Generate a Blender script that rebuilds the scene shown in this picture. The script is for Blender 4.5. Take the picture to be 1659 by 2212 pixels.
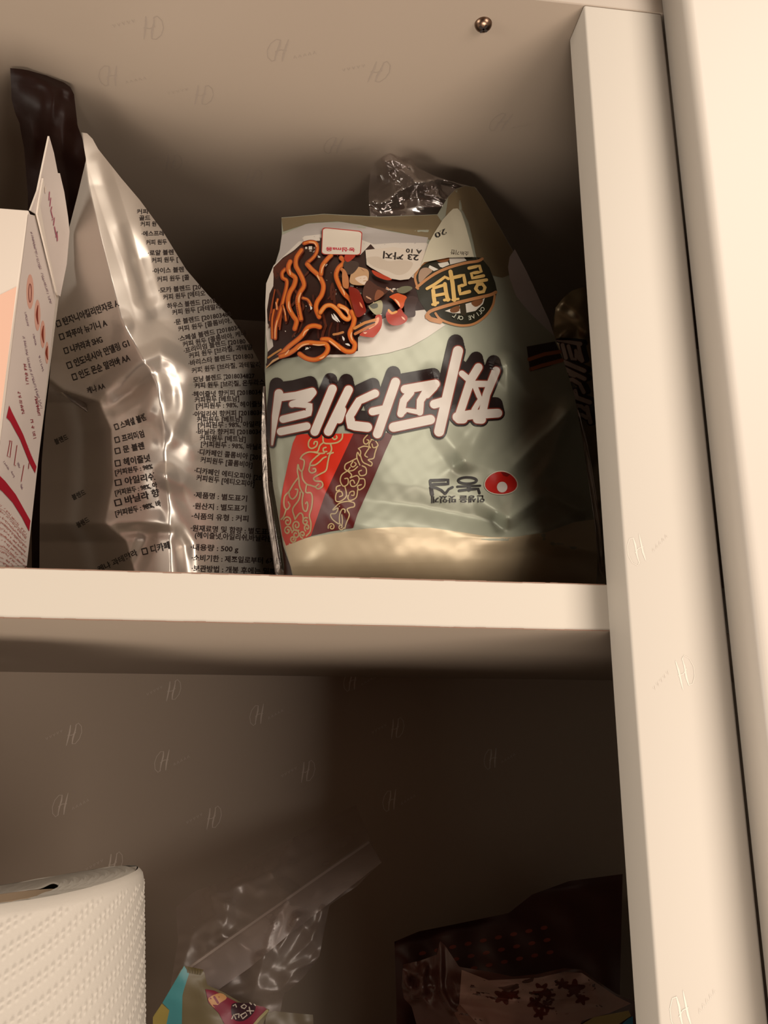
import bpy, bmesh, math, random
import numpy as np
from mathutils import Vector, Matrix
from mathutils.geometry import tessellate_polygon

for o in list(bpy.data.objects):
    bpy.data.objects.remove(o)
SC = bpy.context.scene
COL = SC.collection
rnd = random.Random(7)

# ------------------------------------------------------------------ camera
PW, PH = 1659, 2212
CX, CY, CZ = 0.0, -0.29311, -0.05462
YAW, PITCH, ROLL, FPX = 0.1179, 0.26542, 0.0066, 1731.3
_cyw, _syw, _cp, _sp = math.cos(YAW), math.sin(YAW), math.cos(PITCH), math.sin(PITCH)
FWD = Vector((_syw * _cp, _cyw * _cp, _sp))
_R0 = Vector((_cyw, -_syw, 0)); _U0 = _R0.cross(FWD)
RGT = _R0 * math.cos(ROLL) + _U0 * math.sin(ROLL)
UPV = -_R0 * math.sin(ROLL) + _U0 * math.cos(ROLL)
CAMP = Vector((CX, CY, CZ))
cam = bpy.data.cameras.new('camera')
cam.sensor_fit = 'VERTICAL'; cam.sensor_height = 36.0
cam.lens = FPX * 36.0 / PH
cam.clip_start = 0.01; cam.clip_end = 50
camo = bpy.data.objects.new('camera', cam); COL.objects.link(camo)
M = Matrix((RGT, UPV, -FWD)).transposed().to_4x4(); M.translation = CAMP
camo.matrix_world = M
SC.camera = camo

# ------------------------------------------------------------------ light and exposure
SC.view_settings.view_transform = 'Standard'; SC.view_settings.look = 'None'
SC.view_settings.gamma = 1.0; SC.view_settings.use_curve_mapping = False
SC.view_settings.exposure = 0.0
wd = bpy.data.worlds.new('room_glow'); SC.world = wd; wd.use_nodes = True
wd.node_tree.nodes['Background'].inputs[0].default_value = (1.0, 0.26, 0.12, 1)
wd.node_tree.nodes['Background'].inputs[1].default_value = 0.05

def area(name, loc, target, sx, sy, power, col):
    l = bpy.data.lights.new(name, 'AREA'); l.shape = 'RECTANGLE'; l.size = sx; l.size_y = sy
    l.energy = power; l.color = col
    o = bpy.data.objects.new(name, l); COL.objects.link(o); o.location = loc
    d = Vector(target) - Vector(loc)
    o.rotation_euler = d.to_track_quat('-Z', 'Y').to_euler()
    return o
area('room_lamp', (0.74, -1.24, 1.00), (0.02, 0.0, 0.05), 0.90, 0.90, 28, (1.0, 0.90, 0.77))
area('floor_bounce', (0.22, -0.74, -2.0), (0.0, 0.0, 0.14), 1.2, 0.62, 55, (1.0, 0.88, 0.76))
area('room_fill', (0.80, -1.20, -0.32), (-0.05, 0.1, 0.0), 0.7, 0.6, 17, (1.0, 0.86, 0.74))
area('side_glow', (-1.60, -0.50, 0.05), (0.05, 0.0, 0.05), 0.7, 0.9, 21, (1.0, 0.92, 0.80))

# ------------------------------------------------------------------ helpers
def ray(px, py):
    return (RGT * ((px - PW / 2) / FPX) - UPV * ((py - PH / 2) / FPX) + FWD)
def at(px, py, Y):
    d = ray(px, py); return CAMP + d * ((Y - CY) / d.y)
def at_z(px, py, Z):
    d = ray(px, py); return CAMP + d * ((Z - CZ) / d.z)
def at_x(px, py, X):
    d = ray(px, py); return CAMP + d * ((X - CX) / d.x)
def project(p):
    d = Vector(p) - CAMP; z = d.dot(FWD)
    return (PW / 2 + FPX * d.dot(RGT) / z, PH / 2 - FPX * d.dot(UPV) / z)
def srgb(r, g, b):
    f = lambda c: (c / 255 / 12.92) if c / 255 <= 0.04045 else ((c / 255 + 0.055) / 1.055) ** 2.4
    return (f(r), f(g), f(b), 1.0)

def mat(name, col, rough=0.5, metal=0.0, spec=0.5, bump=None, noise=None, coat=0.0, sheen=0.0):
    m = bpy.data.materials.new(name); m.use_nodes = True
    nt = m.node_tree; b = nt.nodes['Principled BSDF']
    b.inputs['Base Color'].default_value = col
    b.inputs['Roughness'].default_value = rough
    b.inputs['Metallic'].default_value = metal
    b.inputs['Specular IOR Level'].default_value = spec
    b.inputs['Coat Weight'].default_value = coat
    b.inputs['Coat Roughness'].default_value = 0.12
    tc = None
    if bump or noise:
        tc = nt.nodes.new('ShaderNodeTexCoord')
    if noise:                                   # (scale, strength): blotchy tone of the surface itself
        n = nt.nodes.new('ShaderNodeTexNoise'); n.inputs['Scale'].default_value = noise[0]
        n.inputs['Detail'].default_value = 4
        nt.links.new(tc.outputs['Object'], n.inputs['Vector'])
        mx = nt.nodes.new('ShaderNodeMix'); mx.data_type = 'RGBA'
        mx.inputs[6].default_value = tuple(c * (1 - noise[1]) for c in col[:3]) + (1,)
        mx.inputs[7].default_value = tuple(min(1, c * (1 + noise[1])) for c in col[:3]) + (1,)
        nt.links.new(n.outputs['Fac'], mx.inputs[0]); nt.links.new(mx.outputs[2], b.inputs['Base Color'])
    if bump:                                    # (scale, distance)
        n = nt.nodes.new('ShaderNodeTexNoise'); n.inputs['Scale'].default_value = bump[0]
        n.inputs['Detail'].default_value = 3
        nt.links.new(tc.outputs['Object'], n.inputs['Vector'])
        bp = nt.nodes.new('ShaderNodeBump'); bp.inputs['Strength'].default_value = 1.0
        bp.inputs['Distance'].default_value = bump[1]
        nt.links.new(n.outputs['Fac'], bp.inputs['Height']); nt.links.new(bp.outputs['Normal'], b.inputs['Normal'])
    return m

def clear_film(name, tint, gloss, rough=0.15, haze=0.05, hazecol=(0.5, 0.42, 0.38, 1)):
    m = bpy.data.materials.new(name); m.use_nodes = True
    nt = m.node_tree; nt.nodes.clear()
    out = nt.nodes.new('ShaderNodeOutputMaterial')
    tr = nt.nodes.new('ShaderNodeBsdfTransparent'); tr.inputs[0].default_value = tint
    gl = nt.nodes.new('ShaderNodeBsdfGlossy'); gl.inputs['Roughness'].default_value = rough
    gl.inputs[0].default_value = (0.95, 0.9, 0.88, 1)
    df = nt.nodes.new('ShaderNodeBsdfDiffuse'); df.inputs[0].default_value = hazecol
    lw = nt.nodes.new('ShaderNodeLayerWeight'); lw.inputs[0].default_value = 0.35
    mr = nt.nodes.new('ShaderNodeMapRange'); mr.inputs[3].default_value = gloss; mr.inputs[4].default_value = min(1, gloss * 4)
    nt.links.new(lw.outputs['Facing'], mr.inputs[0])
    m1 = nt.nodes.new('ShaderNodeMixShader'); nt.links.new(mr.outputs[0], m1.inputs[0])
    nt.links.new(tr.outputs[0], m1.inputs[1]); nt.links.new(gl.outputs[0], m1.inputs[2])
    m2 = nt.nodes.new('ShaderNodeMixShader'); m2.inputs[0].default_value = haze
    nt.links.new(m1.outputs[0], m2.inputs[1]); nt.links.new(df.outputs[0], m2.inputs[2])
    nt.links.new(m2.outputs[0], out.inputs[0])
    return m

def empty(name, loc, label, cat, group=None, kind=None):
    o = bpy.data.objects.new(name, None); COL.objects.link(o); o.location = loc
    o.empty_display_size = 0.02
    tag(o, label, cat, group, kind); return o
def tag(o, label=None, cat=None, group=None, kind=None):
    for k, v in (('label', label), ('category', cat), ('group', group), ('kind', kind)):
        if v: o[k] = v
    return o

class MB:
    """collects vertices and faces in world space, then links them as ONE mesh object"""
    def __init__(s): s.v = []; s.f = []; s.m = []; s.mats = []; s.sm = []
    def mi(s, m):
        if m not in s.mats: s.mats.append(m)
        return s.mats.index(m)
    def add(s, vs, fs, m, smooth=True):
        b = len(s.v); k = s.mi(m)
        s.v.extend([tuple(v) for v in vs])
        for f in fs:
            s.f.append([b + i for i in f]); s.m.append(k); s.sm.append(smooth)
    def box(s, lo, hi, m, bevel=0.0, seg=2, front_only=False):
        bm = bmesh.new(); bmesh.ops.create_cube(bm, size=1)
        for v in bm.verts:
            v.co = Vector([lo[i] + (v.co[i] + 0.5) * (hi[i] - lo[i]) for i in range(3)])
        if bevel: bmesh.ops.bevel(bm, geom=[e_ for e_ in bm.edges if not front_only or all(v.co.y < lo[1] + 1e-6 for v in e_.verts)], offset=bevel, segments=seg, affect='EDGES', profile=0.5)
        bm.verts.index_update()
        s.add([v.co.copy() for v in bm.verts], [[v.index for v in f.verts] for f in bm.faces], m, bevel > 0)
        bm.free()
    def lathe(s, c, prof, m, n=48, axis=Vector((0, 0, 1)), smooth=True, close=False):
        q = Vector((0, 0, 1)).rotation_difference(axis)
        vs = []; fs = []
        for r, z in prof:
            for i in range(n):
                a = 2 * math.pi * i / n
                vs.append(Vector(c) + q @ Vector((r * math.cos(a), r * math.sin(a), z)))
        k = len(prof)
        for j in range(k - 1 if not close else k):
            for i in range(n):
                a, b_ = j * n + i, j * n + (i + 1) % n
                c_, d = ((j + 1) % k) * n + (i + 1) % n, ((j + 1) % k) * n + i
                fs.append([a, b_, c_, d])
        s.add(vs, fs, m, smooth)
    def build(s, name, parent=None, loc=(0, 0, 0)):
        me = bpy.data.meshes.new(name)
        L = Vector(parent.location if parent else loc)
        if parent and parent.parent: L = Vector(parent.matrix_world.translation)
        p = parent
        off = Vector((0, 0, 0))
        while p: off = off + Vector(p.location); p = p.parent
        if not parent: off = Vector(loc)
        me.from_pydata([tuple(Vector(v) - off) for v in s.v], [], s.f)
        for m in s.mats: me.materials.append(m)
        me.polygons.foreach_set('material_index', s.m)
        me.polygons.foreach_set('use_smooth', s.sm)
        me.update()
        o = bpy.data.objects.new(name, me); COL.objects.link(o)
        if parent: o.parent = parent
        else: o.location = loc
        return o
def vary(o, cuts=None): return o
# ------------------------------------------------------------------ the cupboard
XL, XR, XS, XE = -0.34, 0.52, 0.12099, 0.15765
D, H, T, FT = 0.2913, 0.2590, 0.018, 0.01917
ZB = -0.350                                        # top face of the lower shelf board
M_CAB = mat('cream_laminate_shaded', (0.265, 0.212, 0.164, 1), 0.42, spec=0.4, noise=(9, 0.015))  # same laminate as the fronts, darkened: interior shade is put into this colour
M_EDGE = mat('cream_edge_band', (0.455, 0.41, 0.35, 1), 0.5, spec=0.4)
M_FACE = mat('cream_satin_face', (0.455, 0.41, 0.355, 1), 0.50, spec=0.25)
M_SEAM = mat('edge_glue_line', srgb(120, 92, 76), 0.7)
M_MARK = mat('film_watermark', (0.46, 0.39, 0.33, 1), 0.3, spec=0.6)
M_MARKF = mat('stile_watermark', (0.56, 0.50, 0.43, 1), 0.4, spec=0.4)
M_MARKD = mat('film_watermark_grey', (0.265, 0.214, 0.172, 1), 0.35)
M_SCREW = mat('bronzed_steel', (0.20, 0.13, 0.09, 1), 0.32, metal=1.0)
M_PIT = mat('dark_recess', (0.015, 0.009, 0.007, 1), 0.8)

cab = empty('kitchen_cabinet', (0, 0, ZB - T), 'cream laminate kitchen cupboard with open left half and closed glossy door on the right', 'cabinet')

def mark_strokes(flip):
    """the script capital of the protective film, with its trailing small letters, in mark units"""
    S = []
    S.append(([(-.22, -.60), (-.10, -.2), (.12, .3), (.20, .62)], [.03, .08, .10, .05]))
    S.append(([(.16, -.60), (.26, -.2), (.46, .34), (.58, .66)], [.05, .10, .08, .03]))
    S.append(([(-.12, -.06), (.15, .06), (.42, .02)], .04))
    S.append(([(.20, .62), (.0, .66), (-.30, .40), (-.50, .0), (-.52, -.4), (-.36, -.64), (-.16, -.52)], .035))
    x = .74
    for k in range(5):                             # trailing small letters
        y = -.34 + .07 * k; S.append(([(x, y - .08), (x + .06, y + .08), (x + .12, y - .06)], .022)); x += .24
    if flip: S = [([(-a, -b) for a, b in p], w) for p, w in S]
    return S
def stroke_poly(pts, w, across=1):
    """quads and round ends of a stroke of width w (or widths per point), split across its width"""
    ws = w if isinstance(w, (list, tuple)) else [w] * len(pts)
    vs, fs = [], []
    P = [Vector((a[0], a[1])) for a in pts]
    n = len(P); L = []; c = across + 1
    for i in range(n):
        t = (P[min(i + 1, n - 1)] - P[max(i - 1, 0)])
        if t.length < 1e-9: t = Vector((1, 0))
        t.normalize(); nn = Vector((-t.y, t.x)); L.append(nn)
        for k in range(c): vs.append(P[i] + nn * ws[i] * (.5 - k / across))
        if i:
            for k in range(across): a = (i - 1) * c + k; fs.append([a, a + 1, a + 1 + c, a + c])
    for i, sg in ((0, 1), (n - 1, -1)):            # round ends as fans about the end point
        if ws[i] <= 0: continue
        b = len(vs); a0 = math.atan2(L[i].y, L[i].x); m = 9 if across > 1 else 7
        vs.append(P[i])
        for k in range(m):
            a = a0 + sg * math.pi * k / (m - 1)
            vs.append(P[i] + Vector((math.cos(a), math.sin(a))) * ws[i] / 2)
        for k in range(1, m): fs.append([b, b + k, b + k + 1] if sg > 0 else [b, b + k + 1, b + k])
    return vs, fs
def marks(mb, m, spots, place, size):
    for px, py, flip, ang in spots:
        o, ax, ay = place(px, py)
        ca, sa = math.cos(ang), math.sin(ang)
        nz = ax.cross(ay)
        for i, (pts, w) in enumerate(mark_strokes(flip)):
            vs, fs = stroke_poly(pts, w)
            mb.add([o + nz * i * 4e-6 + (ax * (v.x * ca - v.y * sa) + ay * (v.x * sa + v.y * ca)) * size for v in vs], fs, m, False)

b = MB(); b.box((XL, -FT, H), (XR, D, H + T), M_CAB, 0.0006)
e = 0.00008
def on_top(px, py):
    p = at_z(px, py, H - e); return p, Vector((1, 0, 0)), Vector((0, -1, 0))
marks(b, M_MARKD, [(600, 110, 0, .1), (820, 155, 1, .1), (440, 205, 1, .1), (1080, 265, 0, .1), (720, 315, 0, .1), (375, 350, 1, .1),
                   (548, 382, 1, .1), (235, 165, 0, .1), (330, 60, 1, .1), (900, 395, 1, .1)], on_top, 0.010)
top = b.build('top_panel', cab)
# screw in the top panel
sp = at_z(1044, 52, H)
b = MB(); R = 0.0040
b.lathe(sp, [(R, 0), (R * 1.0, -.0004), (R * .93, -.0012), (R * .72, -.0021), (R * .42, -.0027), (0.0001, -.0029)], M_SCREW, 40)
scr = b.build('screw', top)
b = MB()
for ax in (0, 1):
    d = Vector((math.cos(.5 + ax * math.pi / 2), math.sin(.5 + ax * math.pi / 2), 0)); n_ = Vector((-d.y, d.x, 0))
    vs = []
    for z in (-.0031, -.0016):
        for a, c in ((-1, -1), (1, -1), (1, 1), (-1, 1)):
            vs.append(sp + d * a * .0022 + n_ * c * .00045 + Vector((0, 0, z)))
    b.add(vs, [[3, 2, 1, 0], [4, 5, 6, 7], [0, 1, 5, 4], [1, 2, 6, 5], [2, 3, 7, 6], [3, 0, 4, 7]], M_PIT, False)
b.build('cross_recess', scr)

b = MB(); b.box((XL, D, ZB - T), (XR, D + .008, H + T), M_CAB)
def on_back(px, py):
    p = at(px, py, D - e); return p, Vector((1, 0, 0)), Vector((0, 0, 1))
marks(b, M_MARK, [(375, 1490, 1, .22), (160, 1585, 1, .22), (665, 1665, 1, .22), (462, 1765, 1, .22), (248, 1865, 1, .22), (858, 1572, 1, .22),
                  (555, 1545, 0, .22), (350, 1645, 0, .22), (130, 1740, 0, .22), (842, 1730, 0, .22), (757, 1472, 0, .22), (1060, 1640, 0, .22)],
      on_back, 0.0100)
b.build('back_panel', cab)
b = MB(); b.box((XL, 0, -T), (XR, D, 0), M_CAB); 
b.box((XL, -.0006, -T + .0003), (XR, 0, -.0003), M_EDGE)
r2 = random.Random(3)
for z in (-.0002, -T + .0002):                     # thin ragged glue line of the edge band
    x = XL
    while x < XS - .002:
        w = r2.uniform(.002, .009)
        b.box((x, -.0008, z - r2.uniform(.0001, .0003)), (min(x + w, XS), -.0004, z + r2.uniform(.0001, .00025)), M_SEAM)
        x += w
b.build('shelf', cab)
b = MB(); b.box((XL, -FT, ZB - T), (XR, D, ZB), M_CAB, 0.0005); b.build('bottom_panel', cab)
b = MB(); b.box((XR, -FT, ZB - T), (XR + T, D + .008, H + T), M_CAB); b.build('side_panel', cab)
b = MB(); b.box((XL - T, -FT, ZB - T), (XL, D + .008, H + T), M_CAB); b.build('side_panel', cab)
b = MB(); b.box((XS, -FT, ZB), (XE, 0, H), M_FACE, 0.0010, 3)
def on_face(px, py):
    p = at(px, py, -FT - e); return p, Vector((1, 0, 0)), Vector((0, 0, 1))
marks(b, M_MARKF, [(1375, 1190, 0, .5), (1480, 1450, 1, .5), (1470, 2190, 0, .5)], on_face, 0.0075)
b.build('front_stile', cab)

b = MB(); b.box((XL - T, -FT, H + T + .0008), (XR + T, -FT + .018, H + .16), M_FACE, 0.0008, 2); b.build('fascia_panel', cab)
# the closed door right of the stile
M_DOOR = mat('glossy_cream_door', (0.49, 0.44, 0.385, 1), 0.45, spec=0.35)
b = MB(); b.box((XE + .0002, -FT - .0195, ZB - T), (XR + T - .001, -FT - .0008, H + T + .03), M_DOOR, 0.0036, 6, front_only=True)
tag(b.build('door', cab), 'glossy closed cream door')
# ------------------------------------------------------------------ printed films: machinery
_R, _U, _F, _C = (np.array(v) for v in (RGT, UPV, FWD, CAMP))
def AT(px, py, Y):
    px, py, Y = np.broadcast_arrays(*(np.asarray(a, float) for a in (px, py, Y)))
    d = ((px - PW / 2) / FPX)[..., None] * _R - ((py - PH / 2) / FPX)[..., None] * _U + _F
    t = (Y - CY) / d[..., 1]
    return _C + d * t[..., None]
def rbf(pts, lin=True):
    """smooth surface through scattered (px, py, Y) points (thin plate)"""
    p = np.array(pts, float); q = p[:, :2] / 300.0; n = len(p)
    def ph(r2): return 0.5 * r2 * np.log(r2 + 1e-9)
    A = np.zeros((n + 3, n + 3))
    A[:n, :n] = ph(((q[:, None] - q[None]) ** 2).sum(-1)) + np.eye(n) * 2e-4
    A[:n, n] = 1; A[:n, n + 1:] = q; A[n, :n] = 1; A[n + 1:, :n] = q.T
    w = np.linalg.solve(A, np.concatenate([p[:, 2], [0, 0, 0]]))
    def f(px, py):
        px = np.asarray(px, float); py = np.asarray(py, float)
        x, y = px.ravel() / 300.0, py.ravel() / 300.0
        r2 = (x[:, None] - q[:, 0]) ** 2 + (y[:, None] - q[:, 1]) ** 2
        return (ph(r2) @ w[:n] + w[n] + w[n + 1] * x + w[n + 2] * y).reshape(px.shape)
    return f
def crease(px, py, pts, w, soft=0.0):
    """height of a fold running along pts [(px, py, height)]; sharp ridge, flanks w px wide"""
    out = np.zeros(np.shape(px))
    for (x0, y0, a0), (x1, y1, a1) in zip(pts[:-1], pts[1:]):
        L2 = (x1 - x0) ** 2 + (y1 - y0) ** 2 + 1e-9
        t = np.clip(((px - x0) * (x1 - x0) + (py - y0) * (y1 - y0)) / L2, 0, 1)
        d = np.hypot(px - (x0 + t * (x1 - x0)), py - (y0 + t * (y1 - y0)))
        if soft: d = np.sqrt(d * d + soft * soft) - soft * .8
        h = (a0 + (a1 - a0) * t) * np.clip(1 - d / w, 0, 1) ** 1.3
        out = np.where(np.abs(h) > np.abs(out), h, out)
    return out
def ripple(px, py, seed, lam, amp):
    r = random.Random(seed); out = np.zeros(np.shape(px))
    for k in range(7):
        a = r.uniform(0, 6.28); l = lam * r.uniform(.6, 1.8); p = r.uniform(0, 6.28)
        out = out + amp / 3 * np.sin((px * math.cos(a) + py * math.sin(a)) * 6.283 / l + p)
    return out
def polyline_at(P, t):
    """points along a polyline by its length, t in 0..1"""
    P = np.array(P, float); s = np.concatenate([[0], np.cumsum(np.hypot(*np.diff(P, axis=0).T))]); s /= s[-1]
    return np.stack([np.interp(t, s, P[:, 0]), np.interp(t, s, P[:, 1])], -1)
def coons(top, bottom, left, right, nu, nv):
    u = np.linspace(0, 1, nu + 1); v = np.linspace(0, 1, nv + 1)
    T, B_, L, R_ = polyline_at(top, u), polyline_at(bottom, u), polyline_at(left, v), polyline_at(right, v)
    U, V = u[None, :, None], v[:, None, None]
    return ((1 - V) * T[None] + V * B_[None] + (1 - U) * L[:, None] + U * R_[:, None]
            - ((1 - U) * (1 - V) * T[0] + U * (1 - V) * T[-1] + (1 - U) * V * B_[0] + U * V * B_[-1]))
def catmull(P, n=6, closed=False):
    P = [np.array(p, float) for p in P]; m = len(P); out = []
    for i in range(m if closed else m - 1):
        g = (lambda k: P[k % m]) if closed else (lambda k: P[min(max(k, 0), m - 1)])
        a, b, c, d = g(i - 1), g(i), g(i + 1), g(i + 2)
        for k in range(n):
            t = k / n
            out.append(tuple(0.5 * (2 * b + (c - a) * t + (2 * a - 5 * b + 4 * c - d) * t * t + (3 * b - a - 3 * c + d) * t ** 3)))
    if not closed: out.append(tuple(P[-1]))
    return out

class Film:
    """a sheet whose depth is a function over the picture-free coordinates (px, py); prints lie on it"""
    def __init__(s, depth, mb, flat=None): s.g = depth; s.mb = mb; s.k = s.n = 0; s.flat = flat
    def on(s, P, off):
        P = np.array(P, float).reshape(-1, 2)
        if s.flat: return s.flat(P, off)
        return AT(P[:, 0], P[:, 1], s.g(P[:, 0], P[:, 1]) - off)
    def sheet(s, grid, m, thick=None, mback=None, minz=None, maxx=None):
        nv, nu = grid.shape[:2]
        Y = s.g(grid[..., 0], grid[..., 1]); P = AT(grid[..., 0], grid[..., 1], Y)
        if minz is not None: P[..., 2] = np.maximum(P[..., 2], minz)
        if maxx is not None: P[..., 0] = np.minimum(P[..., 0], maxx)
        fs = [[j * nu + i, (j + 1) * nu + i, (j + 1) * nu + i + 1, j * nu + i + 1] for j in range(nv - 1) for i in range(nu - 1)]
        s.mb.add(P.reshape(-1, 3), fs, m)
        if thick:
            u = np.linspace(0, 1, nu)[None]; v = np.linspace(0, 1, nv)[:, None]
            b = np.minimum(1, 4 * np.minimum(u, 1 - u)) * np.minimum(1, 4 * np.minimum(v, 1 - v))
            edge = ((u <= 0) | (u >= 1) | (v <= 0) | (v >= 1))
            Yb = thick(grid[..., 0], grid[..., 1], Y) * 1.0
            Q = P.copy(); Q[..., 1] = np.where(edge, P[..., 1], np.maximum(P[..., 1] + .0008, P[..., 1] + (Yb - P[..., 1]) * np.sqrt(b)))
            s.mb.add(Q.reshape(-1, 3), [f[::-1] for f in fs], mback or m)
    def lay(s): s.k += 1; return 0.00014 + s.k * 0.00002
    def zone(s, k=6): s.k = k
    def poly(s, pts, m, smooth=0, step=9, off=None):
        """a printed area"""
        if smooth: pts = catmull(pts, smooth, True)
        off = off or s.lay()
        tri = tessellate_polygon([[Vector((x, y, 0)) for x, y in pts]])
        bm = bmesh.new(); vs = [bm.verts.new((x, y, 0)) for x, y in pts]
        for t in tri:
            try: bm.faces.new([vs[i] for i in t])
            except ValueError: pass
        xs = [p[0] for p in pts]; ys = [p[1] for p in pts]
        for ax, lo, hi in ((0, min(xs), max(xs)), (1, min(ys), max(ys))):
            c = (math.floor(lo / step) + 1) * step
            while c < hi:
                co = Vector((c, 0, 0)) if ax == 0 else Vector((0, c, 0)); no = Vector((1, 0, 0)) if ax == 0 else Vector((0, 1, 0))
                bmesh.ops.bisect_plane(bm, geom=bm.verts[:] + bm.edges[:] + bm.faces[:], plane_co=co, plane_no=no, dist=1e-5)
                c += step
        bm.verts.index_update()
        if bm.verts: s.mb.add(s.on([v.co[:2] for v in bm.verts], off), [[v.index for v in f.verts] for f in bm.faces], m)
        bm.free()
    def stroke(s, pts, w, m, off=None, smooth=0, step=7, dx=0, dy=0):
        """a printed line of width w (a number, or one per point)"""
        off = off or s.lay()
        s.n = (s.n + 1) % 60; off = off + s.n * 3e-7
        ws = list(w) if isinstance(w, (list, tuple)) else [w] * len(pts)
        if smooth:
            q = catmull([(x, y, k) for (x, y), k in zip(pts, ws)], smooth); pts = [(a, b) for a, b, _ in q]; ws = [max(.2, c) for _, _, c in q]
        P, W = [], []
        for i in range(len(pts) - 1):
            n = max(1, int(math.hypot(pts[i + 1][0] - pts[i][0], pts[i + 1][1] - pts[i][1]) / step))
            for k in range(n):
                t = k / n
                P.append((pts[i][0] + (pts[i + 1][0] - pts[i][0]) * t + dx, pts[i][1] + (pts[i + 1][1] - pts[i][1]) * t + dy)); W.append(ws[i] + (ws[i + 1] - ws[i]) * t)
        P.append((pts[-1][0] + dx, pts[-1][1] + dy)); W.append(ws[-1])
        vs, fs = stroke_poly(P, W, max(1, int(max(W) / 5)))
        s.mb.add(s.on([(v[0], v[1]) for v in vs], off), fs, m)
    def text(s, body, p0, ex, ey, m, bold=0.0, off=None, align='L'):
        """lettering: p0 the start of the baseline, ex and ey one em along and up, all in px"""
        V, Fc, wid = glyphs(body, bold)
        if not len(V): return
        x = V[:, 0] - (wid if align == 'R' else wid / 2 if align == 'C' else 0); y = V[:, 1]
        P = np.stack([p0[0] + x * ex[0] + y * ey[0], p0[1] + x * ex[1] + y * ey[1]], -1)
        s.mb.add(s.on(P, off or s.lay()), Fc, m, False)
    def text_along(s, body, p0, p1, h, m, bold=0.02, off=None, slant=0.0, bend=0.0):
        """fit lettering from p0 to p1 (px), h px high"""
        V, Fc, wid = glyphs(body, bold)
        d = np.array(p1, float) - np.array(p0, float); ex = d / max(wid, 1e-6)
        u = np.array([d[1], -d[0]]) / np.hypot(*d); ey = u * h + d / np.hypot(*d) * slant * h
        t = V[:, 0:1] / wid
        P = np.array(p0, float) + V[:, 0:1] * ex + V[:, 1:2] * ey - 4 * bend * (t - t * t) * u
        s.mb.add(s.on(P, off or s.lay()), Fc, m, False)
_gl = {}
def glyphs(body, bold=0.0):
    if (body, bold) in _gl: return _gl[body, bold]
    c = bpy.data.curves.new('lettering', 'FONT'); c.body = body; c.resolution_u = 2; c.offset = bold
    o = bpy.data.objects.new('lettering', c); COL.objects.link(o)
    dg = bpy.context.evaluated_depsgraph_get(); e_ = o.evaluated_get(dg)
    me = e_.to_mesh()
    V = np.array([v.co[:2] for v in me.vertices], float).reshape(-1, 2); Fc = [list(p.vertices) for p in me.polygons]
    e_.to_mesh_clear(); bpy.data.objects.remove(o); bpy.data.curves.remove(c)
    if len(V): V[:, 0] -= V[:, 0].min()
    _gl[body, bold] = (V, Fc, V[:, 0].max() if len(V) else 0)
    return _gl[body, bold]
INK = {}
def ink(r, g, b, rough=0.42, spec=0.35, k=0.62, metal=0.0):
    key = (r, g, b, rough, spec, k, metal)
    if key not in INK:
        c = srgb(r, g, b); INK[key] = mat('print_%02x%02x%02x' % (r, g, b), tuple(x * k for x in c[:3]) + (1,), rough, metal, spec)
    return INK[key]
def shelf_py(g, px, z=0.0006, lo=1150, hi=1420):
    if z < -.1: lo, hi = 1900, 5200
    """the row where a sheet of depth g meets the board below at column px"""
    for _ in range(30):
        m = (lo + hi) / 2
        if AT(px, m, g(np.array([px]), np.array([m]))[0])[2] > z: lo = m
        else: hi = m
    return (lo + hi) / 2
# ------------------------------------------------------------------ the noodle packet in front
Z6 = lambda L: [(560 + x / 3.072, 300 + y / 3.072) for x, y in L]
Z7 = lambda L: [(560 + x / 3.0164, 720 + y / 3.0164) for x, y in L]
Z8 = lambda L: [(860 + x / 3.53, 320 + y / 3.53) for x, y in L]
ZN = lambda L: [(570 + x / 7.373, 500 + y / 7.373) for x, y in L]         # noodles
ZV = lambda L: [(740 + x / 9.217, 540 + y / 9.217) for x, y in L]         # vegetables
ZB_ = lambda L: [(880 + x / 7.9, 540 + y / 7.9) for x, y in L]            # badge
ZO = lambda L: [(600 + x / 6.144, 920 + y / 6.144) for x, y in L]         # ornament
ZL = lambda L: [(910 + x / 7.541, 1010 + y / 7.541) for x, y in L]        # maker's mark
ZC = lambda L: [(1080 + x / 2.912, 540 + y / 2.912) for x, y in L]

pack_base = rbf([(575, 600, .060), (572, 800, .055), (580, 1000, .052), (605, 1190, .052),
    (612, 475, .074), (700, 465, .072), (850, 468, .072), (960, 462, .074), (1010, 404, .086), (1060, 450, .088),
    (700, 600, .046), (850, 600, .043), (980, 600, .050), (1110, 548, .086),
    (700, 800, .036), (850, 800, .033), (1000, 800, .040), (1100, 750, .056), (1210, 745, .090),
    (700, 1000, .032), (850, 1000, .029), (1000, 1000, .036), (1100, 1000, .048), (1200, 950, .072), (1265, 1000, .094),
    (700, 1150, .031), (850, 1150, .027), (1000, 1150, .030), (1150, 1165, .046), (1286, 1180, .088),
    (640, 1210, .040), (850, 1200, .0275), (1000, 1205, .031), (1200, 1215, .062), (1290, 1235, .089),
    (640, 1260, .046), (850, 1250, .036), (1000, 1250, .038), (1200, 1260, .066), (640, 1310, .058), (850, 1310, .058), (1000, 1310, .060), (1200, 1300, .078), (1290, 1300, .092)])
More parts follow.
